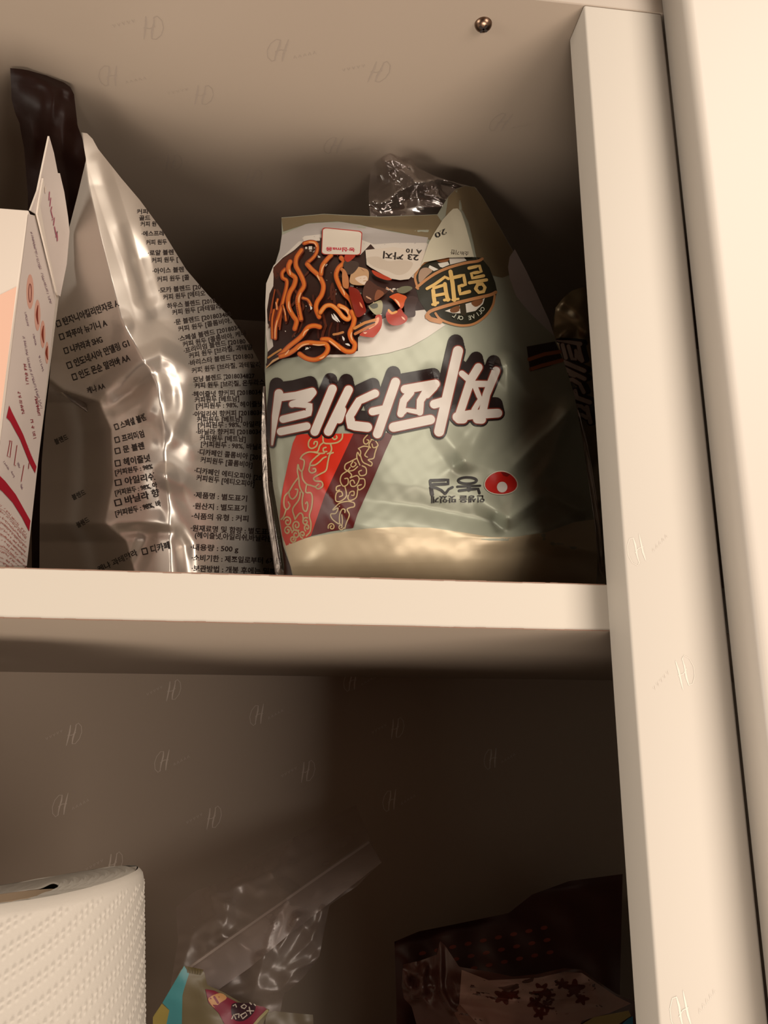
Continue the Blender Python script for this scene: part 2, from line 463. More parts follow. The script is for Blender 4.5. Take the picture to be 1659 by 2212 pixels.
PF = [([(951, 929, .001), (1004, 995, .0045), (1075, 1020, .003)], 34), ([(1004, 995, .0045), (1057, 900, .001)], 26),
      ([(1004, 995, .0035), (930, 1040, 0)], 30),
      ([(1092, 1022, .002), (1161, 957, .0055), (1231, 886, .006)], 36), ([(1120, 1095, .001), (1183, 1004, .005), (1231, 890, .005)], 30),
      ([(1052, 1092, .002), (1098, 1118, .006), (1112, 1060, .002)], 30), ([(1098, 1118, .005), (1180, 1064, .0045), (1252, 1100, .005)], 26),
      ([(780, 1078, -.001), (900, 1092, -.004), (1060, 1125, -.004)], 40),
      ([(1000, 1160, .001), (1090, 1165, .004), (1170, 1150, .004), (1255, 1102, .002)], 34),
      ([(1095, 790, .004), (1140, 850, .003), (1212, 878, .003)], 34), ([(1095, 790, .004), (1098, 880, .001)], 30),
      ([(920, 780, 0), (940, 815, .0025), (985, 880, 0)], 30), ([(680, 770, 0), (705, 810, .002), (735, 850, 0)], 24),
      ([(640, 940, 0), (700, 1050, .002), (760, 1130, .002), (900, 1165, 0)], 30),
      ([(640, 510, 0), (740, 600, .0018), (800, 650, .0018), (900, 655, 0)], 26),
      ([(1165, 1150, .003), (1195, 1175, .004), (1290, 1190, .002)], 30), ([(590, 900, 0), (600, 1050, .002), (625, 1180, 0)], 16),
      ([(985, 405, .002), (1000, 470, .004), (1030, 560, .002), (1075, 640, 0)], 30),
      ([(610, 500, .001), (800, 490, .003), (955, 500, .001)], 18)]
def pack_g(px, py):
    Y = pack_base(px, py) - ripple(px, py, 11, 150, .0006) - ripple(px, py, 12, 45, .00012)
    for pts, w in PF: Y = Y - crease(px, py, pts, w, 2.5) * (1.5 if pts[0][0] > 1040 else 1.1)
    # the folded-over corner: the sheet right of the fold stands in front of the seam
    return Y
noodle = empty('noodle_packet', AT(900, 1290, .06), 'grey green noodle packet upside down on the shelf, dish picture facing out', 'noodle packet', 'instant noodle packets')
noodle.location.z = 0
M_GREEN = mat('sage_foil', (0.25, 0.258, 0.20, 1), 0.45, metal=0.22, spec=0.3)
M_GOLD = mat('olive_gold_foil', (0.20, 0.155, 0.085, 1), 0.38, metal=0.6)
M_BEIGE = mat('pale_gold_foil', (0.40, 0.325, 0.215, 1), 0.42, metal=0.3)
b = MB(); F = Film(pack_g, b)
xb = [640, 720, 800, 900, 1000, 1100, 1200, 1288]
grid = coons([(608, 470), (700, 462), (820, 468), (945, 463), (968, 425), (985, 408), (1005, 401), (1026, 404)],
             [(x, shelf_py(pack_base, x)) for x in xb],
             [(608, 470), (609, 505), (604, 540), (588, 590), (578, 620), (573, 700), (572, 800), (578, 930), (590, 1050), (612, 1180), (628, 1225), (640, shelf_py(pack_base, 640))],
             [(1026, 404), (1042, 425), (1075, 482), (1112, 548), (1150, 612), (1190, 705), (1216, 775), (1240, 850), (1256, 935), (1270, 1030), (1283, 1120), (1291, 1200), (1288, shelf_py(pack_base, 1288))],
             150, 190)
F.sheet(grid, M_GREEN, thick=lambda x, y, Y: np.maximum(Y + .006, .092), minz=.0005)
# colour fields
F.poly([(608, 471), (700, 463), (820, 469), (944, 464), (962, 490), (935, 520), (905, 510), (852, 500), (804, 492), (778, 485), (730, 478), (667, 482), (612, 500)], M_GOLD, 0)
F.poly([(968, 426), (985, 409), (1005, 402), (1025, 405), (1041, 425), (1074, 482), (1111, 548), (1125, 585), (1085, 600), (1042, 590), (1030, 560), (1022, 520), (1012, 480), (1000, 455), (985, 452), (962, 470)], M_GOLD, 0)
bot = [(612, 1168), (660, 1162), (720, 1152), (790, 1142), (860, 1138), (930, 1140), (1000, 1150), (1060, 1160), (1110, 1160), (1180, 1150), (1240, 1128), (1284, 1122), (1291, 1200), (1288, 1262)]
F.poly(bot + [(x, shelf_py(pack_base, x) - 3) for x in (1200, 1100, 1000, 900, 800, 720, 645)] + [(628, 1225)], M_BEIGE, 0)
W1, W2 = ink(214, 204, 192), ink(176, 168, 162)
F.poly([(609, 508), (660, 484), (700, 481), (740, 480), (780, 487), (852, 502), (925, 513), (915, 545), (890, 590), (850, 600), (790, 560), (700, 520), (640, 530), (600, 575), (588, 592), (604, 542)], W2, 0)  # grey field paints the film's glare over the white print
F.poly(Z6([(46, 960), (70, 900), (95, 840), (170, 770), (300, 645), (420, 632), (600, 640), (760, 700), (900, 690), (1110, 690), (1180, 745), (1110, 900), (1130, 1180), (1235, 1235), (1110, 1320), (1000, 1380), (860, 1420), (700, 1445), (520, 1450), (300, 1450), (160, 1440), (60, 1440), (44, 1300), (40, 1100)]), W1, 0)
F.zone(6)
# the picture of the dish: sauce, noodles, vegetables
SAUCE, SAUCE2 = ink(44, 14, 6), ink(78, 30, 12)
F.poly(ZN([(150, 575), (300, 420), (480, 300), (600, 190), (700, 120), (920, 100), (930, 350), (1540, 370), (1700, 200), (1900, 420), (2300, 700), (2700, 900), (2760, 1150), (2600, 1240), (2100, 1300), (1650, 1500), (1500, 1690), (1500, 1900), (1300, 1960), (1050, 1960), (800, 2060), (560, 1990), (300, 2030), (40, 2180), (60, 1920), (150, 1830), (110, 1530), (60, 1460), (50, 1250), (90, 990), (150, 870), (155, 720)]), SAUCE, 0)
O1, O2, O3, O4 = ink(196, 92, 30), ink(170, 68, 22), ink(214, 118, 42), ink(122, 46, 18)
HI, HI2 = ink(240, 180, 130), ink(226, 148, 78)
def noodle_line(pts, w, c=O1, hi=None, sm=5):
    F.stroke(ZN(pts), w / 7.373, O4, smooth=sm); k = F.lay()
    F.stroke(ZN(pts), w * .80 / 7.373, c, off=k, smooth=sm)
    F.stroke(ZN([(x + w * .08, y - w * .06) for x, y in pts]), w * .42 / 7.373, O3 if c is not O3 else HI2, smooth=sm)
    for h in (hi or []): F.stroke(ZN(h), [2, w * .28 / 7.373, 1.5] if len(h) == 3 else w * .24 / 7.373, HI, smooth=4)
F.poly(ZN([(150, 600), (300, 440), (520, 300), (640, 230), (600, 420), (420, 540), (300, 620), (200, 760)]), SAUCE2, 4)
r3 = random.Random(5)
for i in range(26):                                # strands deep in the sauce
    x = r3.uniform(180, 1350); y0 = r3.uniform(450, 1500)
    F.stroke(ZN([(x, y0), (x + r3.uniform(-60, 60), y0 + 110), (x + r3.uniform(-80, 80), y0 + 240)]), r3.uniform(3, 6), r3.choice([SAUCE2, ink(64, 22, 10), ink(90, 38, 18)]), smooth=4)
for i in range(12):                                # the dim strands at the left edge
    x = r3.uniform(70, 300); y0 = r3.uniform(900, 1250)
    F.stroke(ZN([(x + 40, y0), (x + 10, y0 + 160), (x - 20, y0 + r3.uniform(260, 420))]), r3.uniform(2, 4), r3.choice([O4, SAUCE2, ink(150, 66, 26)]), smooth=4)
noodle_line([(340, 600), (290, 660), (300, 740), (360, 780), (360, 880), (310, 1080), (250, 1300), (190, 1500), (180, 1700)], 68, O2, [[(210, 1420), (180, 1560), (175, 1700)]])
noodle_line([(160, 1250), (130, 1420), (130, 1700)], 40, O2)
noodle_line([(220, 1080), (200, 1160), (215, 1240)], 44, ink(150, 66, 26), [[(190, 1130), (205, 1190), (200, 1240)]])
noodle_line([(300, 1180), (330, 1280), (350, 1420)], 44, O4, [[(320, 1230), (335, 1280), (345, 1330)]])
noodle_line([(420, 480), (390, 560), (410, 660), (500, 740), (480, 860), (420, 960), (385, 1080), (400, 1220), (470, 1350), (520, 1430), (490, 1550)], 84, O1, [[(405, 610), (415, 650), (420, 690)], [(400, 1120), (395, 1200), (430, 1280)]])
noodle_line([(600, 300), (520, 420), (510, 540), (560, 640), (610, 740), (640, 860), (570, 980), (540, 1100), (560, 1250), (590, 1400)], 84, O1, [[(590, 980), (560, 1060), (560, 1130)]])
noodle_line([(640, 190), (740, 165), (830, 190), (850, 290), (800, 400), (690, 500)], 66, O2, [[(720, 170), (800, 180), (840, 240)]])
noodle_line([(690, 520), (760, 600), (860, 690), (920, 780), (950, 880), (920, 1010), (850, 1120), (830, 1230), (880, 1360)], 82, O1, [[(850, 700), (870, 740), (890, 780)]])
noodle_line([(1070, 380), (1000, 450), (930, 550), (910, 680)], 78, O1, [[(970, 520), (930, 590), (915, 660)]])
noodle_line([(1230, 420), (1280, 490), (1190, 580), (1150, 700), (1200, 850), (1280, 990), (1380, 1090), (1440, 1230)], 80, O1, [[(1230, 880), (1270, 950), (1290, 1030)]])
noodle_line([(1240, 600), (1310, 700), (1330, 800), (1330, 890)], 56, ink(190, 120, 70))
noodle_line([(900, 1290), (980, 1190), (1080, 1180), (1180, 1260), (1260, 1360), (1340, 1400), (1370, 1320), (1300, 1230), (1200, 1180)], 78, O3, [[(1220, 1210), (1310, 1250), (1340, 1320)]])
noodle_line([(620, 1060), (700, 1090), (750, 1180)], 56, ink(150, 70, 40), [[(730, 1160), (745, 1200), (750, 1240)]])
noodle_line([(1400, 1280), (1440, 1380), (1420, 1500), (1370, 1620), (1400, 1730), (1450, 1800), (1420, 1900), (1320, 1910), (1230, 1860), (1120, 1780), (1030, 1720), (930, 1720)], 86, O1, [[(1400, 1610), (1390, 1670), (1410, 1730)], [(1040, 1740), (1120, 1800), (1220, 1890)]])
noodle_line([(890, 1520), (800, 1500), (700, 1530), (620, 1640), (540, 1720), (400, 1830), (300, 1930), (220, 2000)], [60, 84, 90, 90, 90, 90, 90, 60], O1, [[(700, 1560), (640, 1610), (620, 1660)]]) if 0 else noodle_line([(890, 1520), (800, 1500), (700, 1530), (620, 1640), (540, 1720), (400, 1830), (300, 1930), (220, 2000)], 84, O1, [[(710, 1560), (650, 1600), (625, 1660)]])
noodle_line([(260, 1990), (380, 1950), (480, 1890), (580, 1810), (700, 1770), (850, 1780), (980, 1790), (1020, 1870), (960, 1970), (820, 2040), (680, 2020), (570, 1950)], 84, O1, [[(540, 1880), (620, 1810), (720, 1790)], [(780, 1800), (880, 1810), (970, 1800)], [(340, 1960), (370, 1930), (400, 1890)], [(890, 2020), (930, 2010), (970, 1980)]])
F.stroke(ZN([(40, 2170), (120, 2080), (230, 2020)]), [2, 5, 4], ink(205, 160, 110), smooth=4)
F.stroke(ZN([(70, 2010), (170, 1940), (270, 1880)]), 4, ink(190, 130, 60)); F.stroke(ZN([(50, 2120), (130, 2030), (215, 1985)]), 5, SAUCE)
for h in ([(1080, 1320), (1110, 1380), (1180, 1440)], [(1110, 1310), (1150, 1370), (1210, 1440)], [(1250, 1670), (1270, 1710), (1275, 1740)], [(1300, 1790), (1340, 1800), (1370, 1820)], [(740, 1190), (755, 1220), (748, 1245)], [(660, 1880), (690, 1860), (715, 1862)]):
    F.stroke(ZN(h), [1.2, 4.5, 1.2], ink(222, 214, 205), smooth=4)
F.stroke(ZN([(1110, 1640), (1180, 1630), (1260, 1605)]), 5, ink(180, 120, 70))
F.poly(ZV([(190, 400), (240, 330), (420, 360), (520, 430), (500, 640), (420, 700), (220, 690), (140, 620)]), ink(190, 150, 110), 4)
F.poly(ZV([(250, 560), (420, 510), (490, 540), (490, 640), (430, 690), (320, 640)]), ink(222, 200, 180), 4)
F.poly(ZV([(30, 230), (250, 220), (330, 300), (200, 470), (60, 460)]), ink(62, 44, 36), 4)
F.poly(ZV([(60, 100), (250, 100), (200, 180), (100, 240), (40, 180)]), ink(170, 44, 16), 4)
F.poly(ZV([(0, 380), (90, 470), (120, 700), (80, 770), (0, 700)]), ink(188, 120, 72), 4)
F.poly(ZV([(120, 760), (290, 780), (370, 900), (440, 1100), (460, 1240), (300, 1340), (220, 1180)]), ink(128, 30, 12), 4)
F.stroke(ZV([(340, 1040), (370, 1100), (400, 1150)]), [1, 4, 1], ink(224, 140, 100), smooth=3)
F.poly(ZV([(520, 600), (700, 720), (900, 800), (820, 900), (660, 1010), (480, 1060), (400, 900), (430, 720)]), ink(74, 34, 18), 3)
F.poly(ZV([(700, 790), (830, 870), (660, 1010), (640, 920)]), ink(136, 78, 48), 3)
for q in ((480, 930), (520, 950), (880, 750), (960, 800), (390, 370), (620, 1050)): F.stroke(ZV([q, (q[0] + 40, q[1] + 30)]), 3, ink(200, 150, 116))
F.poly(ZV([(590, 400), (760, 470), (980, 580), (880, 600), (700, 540), (610, 470)]), ink(176, 54, 20), 3)
F.poly(ZV([(1080, 800), (1180, 730), (1330, 720), (1390, 770), (1240, 860), (1120, 850)]), ink(110, 108, 84), 3)
F.poly(ZV([(520, 1120), (640, 1040), (760, 1000), (800, 1080), (790, 1200), (760, 1280), (660, 1290), (580, 1220)]), ink(150, 142, 104), 3)
F.poly(ZV([(540, 1100), (680, 1060), (700, 1140), (600, 1170)]), ink(64, 62, 42), 3)
F.poly(ZV([(930, 930), (1080, 860), (1160, 880), (1280, 940), (1230, 1090), (1170, 1170), (1090, 1080), (1000, 980)]), ink(206, 84, 28), 3)
F.stroke(ZV([(1040, 980), (1100, 1040), (1140, 1120)]), [1.5, 4, 1.5], ink(246, 190, 140), smooth=3)
F.poly(ZV([(860, 1290), (920, 1200), (1040, 1240), (1150, 1160), (1220, 1260), (1290, 1330), (1270, 1420), (1150, 1490), (1000, 1500), (900, 1430)]), ink(168, 44, 14), 3)
F.stroke(ZV([(920, 1200), (980, 1260), (1070, 1230)]), 5, ink(220, 150, 70), smooth=3); F.stroke(ZV([(1180, 1330), (1210, 1360), (1240, 1390)]), [1.5, 4, 1.5], ink(236, 180, 150))
F.poly(ZV([(1230, 1060), (1320, 920), (1500, 960), (1450, 1140), (1450, 1300), (1370, 1340), (1250, 1280)]), ink(62, 40, 36), 3)
F.poly(ZV([(660, 1310), (760, 1290), (790, 1400), (760, 1560), (640, 1720), (560, 1740), (340, 1700), (420, 1620), (560, 1560), (640, 1440)]), ink(178, 50, 18), 3)
F.poly(ZV([(640, 1400), (700, 1340), (730, 1360), (700, 1460), (600, 1540), (520, 1570)]), ink(226, 160, 120), 3)
F.stroke(ZV([(240, 1560), (440, 1450), (650, 1390)]), 6, ink(196, 128, 66)); F.stroke(ZV([(250, 1670), (440, 1570), (620, 1480)]), 6, ink(186, 108, 56)); F.stroke(ZV([(250, 1620), (440, 1520), (640, 1440)]), 3, SAUCE)
F.stroke(ZV([(420, 1650), (450, 1655), (480, 1645)]), [1.5, 3.5, 1.5], ink(236, 190, 160))
F.zone(70)
# pale panel with the best-before date, upside down
F.poly(ZV([(455, 0), (1000, -60), (1650, 20), (1560, 330), (1420, 480), (1320, 580), (1150, 600), (950, 570), (720, 440), (560, 350), (480, 290)]), ink(212, 198, 182), 0)
F.poly(ZV([(470, 170), (700, 130), (900, 220), (1200, 200), (1400, 260), (1290, 440), (1100, 500), (900, 420), (620, 330)]), ink(198, 182, 164), 4)
BLK = ink(22, 12, 10)
F.text_along('23 까지', (905, 551), (828, 544), 17, BLK, .03); F.text_along('A 10', (912, 540), (877, 537), 12, BLK, .03)
F.zone(78)
# sticker, its code left out
rr = lambda x0, y0, x1, y1, r, sh=(0, 0, 0): [(cx + r * math.cos(a), cy + r * math.sin(a)) for cx, cy, a0 in ((x1 - r, y1 - r, 0), (x0 + r, y1 - r, 90), (x0 + r, y0 + r, 180), (x1 - r, y0 + r, 270)) for a in [math.radians(a0 + k * 18) for k in range(6)]]
def skew(P, A, B_, C, D_):                          # unit square -> quad
    return [tuple((1 - v) * ((1 - u) * np.array(A) + u * np.array(B_)) + v * ((1 - u) * np.array(D_) + u * np.array(C))) for u, v in P]
q = rr(0, 0, 1, 1, .10)
F.poly(skew(q, (696, 490.5), (783, 499), (779.5, 551.5), (694, 550)), ink(176, 52, 40), 0)
F.k += 5
F.poly(skew(q, (698, 492.5), (781, 501), (777.5, 550), (695.5, 548.5)), ink(218, 206, 190), 0)
F.k += 4
F.text_along('농심ma음', (767, 536), (704, 534.5), 9.5, ink(190, 40, 60), .03)
# the white tongue of the folded corner
F.poly(Z8([(390, 490), (420, 462), (455, 460), (480, 490), (505, 560), (520, 610), (550, 720), (578, 830), (380, 835), (200, 870), (170, 900), (235, 720), (280, 640), (340, 545)]), ink(204, 196, 172), 0)
F.text_along('20', (961.5, 494), (937, 505), 16, BLK, .03); F.text_along('소비기한', (1013, 544), (974, 540), 11, ink(70, 58, 50), .02)
# round badge
F.zone(10)
GOLD, BRZ, DKG = ink(226, 186, 112), ink(190, 132, 84), ink(36, 34, 18)
F.poly(ZB_([(130, 480), (160, 380), (230, 260), (400, 170), (600, 130), (1000, 110), (1250, 130), (1290, 170), (1400, 300), (1500, 560), (1530, 700), (1500, 860), (1400, 1060), (1230, 1210), (1050, 1290), (850, 1290), (650, 1240), (480, 1200), (340, 1160), (350, 1080), (300, 1020), (200, 860), (150, 690)]), DKG, 0)
F.poly(ZB_([(190, 430), (230, 330), (320, 300), (430, 350), (330, 450), (210, 560)]), ink(170, 140, 116), 3)
F.poly(ZB_([(360, 300), (380, 260), (530, 330), (450, 360)]), ink(226, 220, 206), 0); F.poly(ZB_([(520, 230), (690, 200), (720, 250), (600, 300), (560, 290)]), ink(226, 220, 206), 0)
F.poly(ZB_([(710, 130), (950, 110), (1010, 180), (730, 250)]), ink(214, 204, 190), 0); F.poly(ZB_([(480, 150), (700, 125), (690, 190), (560, 210)]), ink(140, 84, 44), 3)
F.poly(ZB_([(640, 1040), (880, 950), (1290, 840), (1320, 820), (1290, 920), (1160, 1040), (960, 1080), (780, 1080)]), ink(222, 214, 200), 0)
F.poly(ZB_([(740, 1000), (880, 950), (890, 1030), (820, 1070), (740, 1060)]), ink(120, 76, 44), 3); F.poly(ZB_([(1090, 890), (1280, 840), (1260, 920), (1160, 970)]), ink(130, 82, 48), 3)
F.poly(ZB_([(890, 930), (990, 900), (1010, 1080), (980, 1130), (910, 1100)]), ink(54, 44, 26), 0)
for L, w in (([(180, 660), (130, 480), (165, 370), (240, 250), (420, 160), (620, 135)], 5), ([(160, 640), (330, 500), (520, 380), (740, 290), (1000, 220), (1200, 190), (1280, 150)], 6),
             ([(330, 1150), (360, 1070), (480, 1010), (780, 920), (1100, 840), (1400, 770), (1510, 720)], 7), ([(480, 1080), (560, 1180), (760, 1260), (960, 1290), (1160, 1250), (1350, 1110), (1460, 940), (1490, 780)], 5),
             ([(340, 1120), (400, 1180), (560, 1220)], 10)):
    F.stroke(ZB_(L), w, BRZ, smooth=4)
for L, w in (([(335, 660), (460, 590), (560, 520), (640, 460), (700, 490)], 6.5), ([(440, 690), (450, 800), (470, 930)], 8.5), ([(430, 930), (520, 900)], 6), ([(640, 580), (660, 720), (690, 850)], 8.5), ([(630, 855), (715, 845)], 6),
             ([(450, 650), (650, 590)], 6.5), ([(460, 780), (670, 740)], 6.5), ([(735, 370), (770, 560), (800, 850)], 9), ([(790, 470), (960, 430), (990, 590), (880, 620), (900, 750), (1060, 710)], 7.5), ([(770, 850), (870, 835)], 5),
             ([(1050, 310), (1230, 270), (1260, 370), (1090, 400), (1110, 480), (1300, 440)], 7), ([(1060, 560), (1350, 510)], 7), ([(1190, 540), (1200, 600)], 6),
             ([(1165, 660), (1200, 590), (1280, 580), (1325, 640), (1300, 710), (1220, 725), (1165, 660)], 7.5)):
    F.stroke(ZB_(L), w, GOLD)
LET = ink(206, 206, 184)
ctr = (1000, 860)
for ch, a in zip('OLIVE OIL', (28, 43, 54.5, 65, 78, 0, 100, 113, 124)):
    if ch == ' ': continue
    a = math.radians(a); rx, ry = 375, 345
    x, y = ctr[0] - 15 + rx * math.cos(a), ctr[1] - 5 + ry * math.sin(a)
    tx, ty = -math.sin(a), math.cos(a)                 # reading direction runs right to left below the centre
    p = ZB_([(x - tx * 28, y - ty * 28)])[0]
    k = 100 / 7.9
    F.text(ch, p, (tx * k, ty * k), (-math.cos(a) * k, -math.sin(a) * k), LET, .015)
F.zone(6)
# white leaf shape and stripes at the right
F.poly(Z8([(890, 770), (850, 830), (838, 910), (850, 990), (875, 1060), (900, 1130), (980, 1230), (1080, 1330), (1195, 1440), (1150, 1310), (1050, 1090), (980, 940)]), ink(190, 180, 178), 0)
F.poly(ZC([(168, 608), (345, 575), (372, 630), (398, 698), (300, 735), (190, 765)]), ink(48, 20, 12), 0)
F.stroke(ZC([(184, 688), (280, 655), (376, 640)]), 8, ink(170, 100, 60)); F.stroke(ZC([(194, 750), (260, 728), (390, 694)]), 8, ink(176, 104, 62))
F.zone(6)
# red and maroon bands with cloud scrolls
RED, MAR, SCR = ink(206, 44, 20), ink(88, 18, 14), ink(192, 166, 118)
F.poly(ZO([(255, 110), (1005, 100), (630, 900), (440, 1460), (110, 1590), (60, 1460), (25, 1230), (40, 1000), (80, 760), (140, 480), (200, 230)]), RED, 0)
F.poly(ZO([(1005, 100), (1540, 90), (1430, 330), (1240, 770), (1060, 1170), (1000, 1355), (700, 1400), (440, 1460), (630, 900)]), MAR, 0)
def scroll(pts, w=3.3): F.stroke(ZO(pts), w, SCR, off=.0004, smooth=5, step=5)
def curl(cx, cy, r, a0, turns, sy=1.25, w=3.3):
    n = 14
    scroll([(cx + r * (1 - .78 * k / n) * math.cos(math.radians(a0) + turns * 6.283 * k / n), cy + r * sy * (1 - .78 * k / n) * math.sin(math.radians(a0) + turns * 6.283 * k / n)) for k in range(n + 1)], w)
for L in ([(470, 140), (415, 200), (410, 270), (450, 300), (510, 270), (525, 215), (490, 210), (480, 240)], [(600, 140), (610, 220), (680, 235), (790, 220), (850, 170), (860, 110)], [(720, 150), (750, 180), (785, 160), (780, 135)],
          [(610, 220), (560, 260), (530, 340), (480, 345)], [(700, 240), (715, 300), (700, 350), (660, 370)], [(650, 340), (610, 340), (605, 300), (640, 285)], [(300, 435), (340, 380), (430, 345), (560, 365), (620, 360)],
          [(735, 355), (690, 380), (665, 480), (640, 590), (560, 640), (480, 690), (500, 730), (580, 740), (595, 800), (540, 835), (505, 810), (540, 775)], [(300, 435), (350, 460), (345, 540), (320, 600), (285, 570), (270, 510), (262, 600), (280, 700), (290, 800), (330, 890)],
          [(560, 370), (500, 420), (450, 470), (430, 520), (490, 520), (550, 480), (600, 430), (640, 410)], [(430, 520), (415, 590), (450, 625), (500, 605), (500, 570), (470, 570)], [(320, 600), (330, 700), (380, 770), (440, 790), (500, 810)],
          [(270, 690), (210, 770), (150, 870), (90, 940), (85, 1060), (120, 1110), (160, 1060), (140, 1010)], [(150, 880), (160, 940), (200, 970), (250, 920), (265, 850), (235, 840)], [(380, 790), (375, 880), (440, 890), (460, 960), (450, 1080), (420, 1190), (440, 1290), (430, 1400), (380, 1460)],
          [(340, 890), (325, 1000), (340, 1110), (380, 1130), (400, 1060), (390, 1010), (370, 1030)], [(300, 880), (280, 980), (200, 1100), (220, 1200), (230, 1240)], [(110, 1110), (80, 1200), (45, 1240)], [(230, 1240), (290, 1160), (330, 1180), (340, 1260)]):
    scroll(L)
for cx, cy, r, a0, t in ((130, 1270, 55, 200, 1.3), (130, 1390, 50, 0, -1.3), (250, 1320, 60, 60, 1.4), (240, 1440, 55, 200, 1.3), (370, 1270, 45, 300, -1.2), (330, 1440, 40, 90, 1.2), (200, 1500, 40, 0, 1.2), (390, 1350, 40, 120, 1.1)):
    curl(cx, cy, r, a0, t)
for L in ([(1190, 120), (1140, 180), (1150, 235), (1190, 235), (1210, 195), (1185, 185)], [(1240, 180), (1300, 190), (1350, 190), (1390, 150)], [(1240, 190), (1210, 250), (1230, 290)], [(1300, 200), (1330, 260), (1270, 290), (1250, 240)],
          [(1070, 300), (1140, 270), (1210, 285), (1180, 340), (1155, 390), (1190, 415)], [(1320, 270), (1290, 360), (1270, 430), (1200, 450), (1250, 490), (1240, 530), (1200, 520)], [(1070, 300), (1100, 340), (1090, 400), (1060, 350), (1050, 420), (1090, 520)], [(1100, 400), (1130, 480), (1210, 520)],
          [(1050, 430), (970, 470), (900, 510), (890, 570), (930, 590), (960, 550)], [(1000, 470), (970, 520), (1000, 545), (1040, 510), (1020, 485)], [(1060, 540), (1000, 590), (920, 600)], [(1120, 530), (1170, 560), (1170, 640), (1100, 660), (1075, 610), (1110, 590)],
          [(920, 600), (850, 650), (830, 730), (870, 800), (930, 770), (930, 700), (890, 700)], [(930, 600), (980, 650), (960, 690)], [(960, 690), (1050, 660), (1080, 710), (1040, 790), (980, 800), (960, 740), (1000, 720), (1020, 760)], [(1090, 700), (1150, 710), (1150, 800), (1080, 850), (1060, 800), (1110, 780)],
          [(830, 790), (780, 810), (780, 860), (820, 850)], [(890, 800), (910, 930), (830, 1000), (770, 990), (780, 890), (840, 870), (860, 920), (820, 940)], [(1060, 850), (1040, 950), (960, 990), (930, 950), (960, 880), (1010, 870), (1010, 920), (980, 920)],
          [(930, 1000), (830, 1020), (760, 1080), (730, 1120), (800, 1090), (770, 1160), (705, 1170), (720, 1230), (790, 1290), (830, 1300)], [(930, 1000), (1010, 1020), (1015, 1070), (960, 1085), (920, 1110), (950, 1180), (910, 1290), (890, 1360)], [(890, 1150), (890, 1110), (850, 1110), (820, 1190), (820, 1290)], [(850, 1180), (860, 1260), (850, 1330)]):
    scroll(L, 2.6)
curl(715, 1340, 48, 160, 1.3, 1.1, 2.6); curl(840, 1340, 38, 20, 1.2, 1.1, 2.4)
F.zone(6)
# maker's name and mark, upside down
for L, w in (([(150, 210), (440, 200), (440, 265), (150, 275), (150, 210)], 6.5), ([(160, 320), (180, 440)], 8), ([(170, 320), (250, 330), (330, 370), (390, 430)], 5.5), ([(395, 425), (450, 350), (510, 320)], 5.5),
             ([(590, 310), (960, 295)], 4.6), ([(780, 300), (780, 360)], 8), ([(620, 375), (760, 355), (930, 345), (950, 415)], 5.5)):
    F.stroke(ZL(L), w, BLK)
F.stroke(ZL([(755 + 150 * math.cos(k * .2618), 210 + 52 * math.sin(k * .2618)) for k in range(25)]), 5.2, BLK)
F.text_along('인생을 맛있게', (1047, 1071), (932, 1073), 17, BLK, .02)
F.poly(ZL([(1300 + 275 * math.cos(a) + 20 * math.sin(2 * a), 248 + 198 * math.sin(a)) for a in [k * .1963 for k in range(32)]]), ink(206, 196, 178), 0)
F.k += 5
F.poly(ZL([(1300 + 258 * math.cos(a) + 20 * math.sin(2 * a), 248 + 182 * math.sin(a)) for a in [k * .1963 for k in range(32)]]), ink(182, 26, 16), 0)
F.k += 5
F.poly(ZL([(1290, 72), (1340, 130), (1400, 150), (1450, 110), (1380, 78)]), ink(120, 16, 12), 0)
F.poly(ZL([(1318 + 85 * math.cos(k * .2618), 318 + 88 * math.sin(k * .2618)) for k in range(24)]), ink(214, 204, 196), 0)
F.zone(14)
# the big product lettering, upside down, white on black
TITLE = [([(128, 392), (104, 540), (84, 725)], [52, 40, 12]), ([(130, 420), (240, 405), (345, 378)], 44), ([(352, 385), (320, 425), (215, 462)], 40), ([(215, 462), (330, 470), (320, 520), (155, 560)], [30, 36, 44, 44]), ([(140, 640), (310, 605)], 46),
         ([(477, 362), (362, 640)], 52), ([(582, 368), (450, 640)], 52), ([(755, 392), (650, 440), (590, 540), (600, 600), (705, 612)], [48, 46, 50, 56, 56]), ([(540, 500), (520, 560)], 50),
         ([(888, 318), (770, 655)], 54), ([(830, 490), (738, 510)], 46), ([(950, 365), (1148, 330)], 52), ([(985, 385), (940, 440), (922, 525)], [46, 44, 42]), ([(1090, 375), (1050, 440), (1046, 515)], [46, 44, 40]), ([(1140, 350), (1092, 400)], 44), ([(875, 612), (1115, 562)], 56), ([(925, 525), (960, 500), (1045, 515)], [30, 24, 30]),
         ([(1295, 115), (1172, 640)], 60), ([(1215, 440), (1140, 462)], 52), ([(1428, 222), (1380, 300), (1300, 540)], [50, 50, 48]), ([(1542, 245), (1480, 400), (1450, 540)], [50, 46, 46]), ([(1320, 262), (1400, 330), (1500, 330)], [36, 40, 36]), ([(1395, 320), (1440, 430), (1400, 500)], [32, 30, 34]), ([(1290, 545), (1380, 530), (1555, 520)], [56, 56, 52]), ([(1300, 560), (1330, 560)], 50), ([(1420, 560), (1450, 562)], 50)]
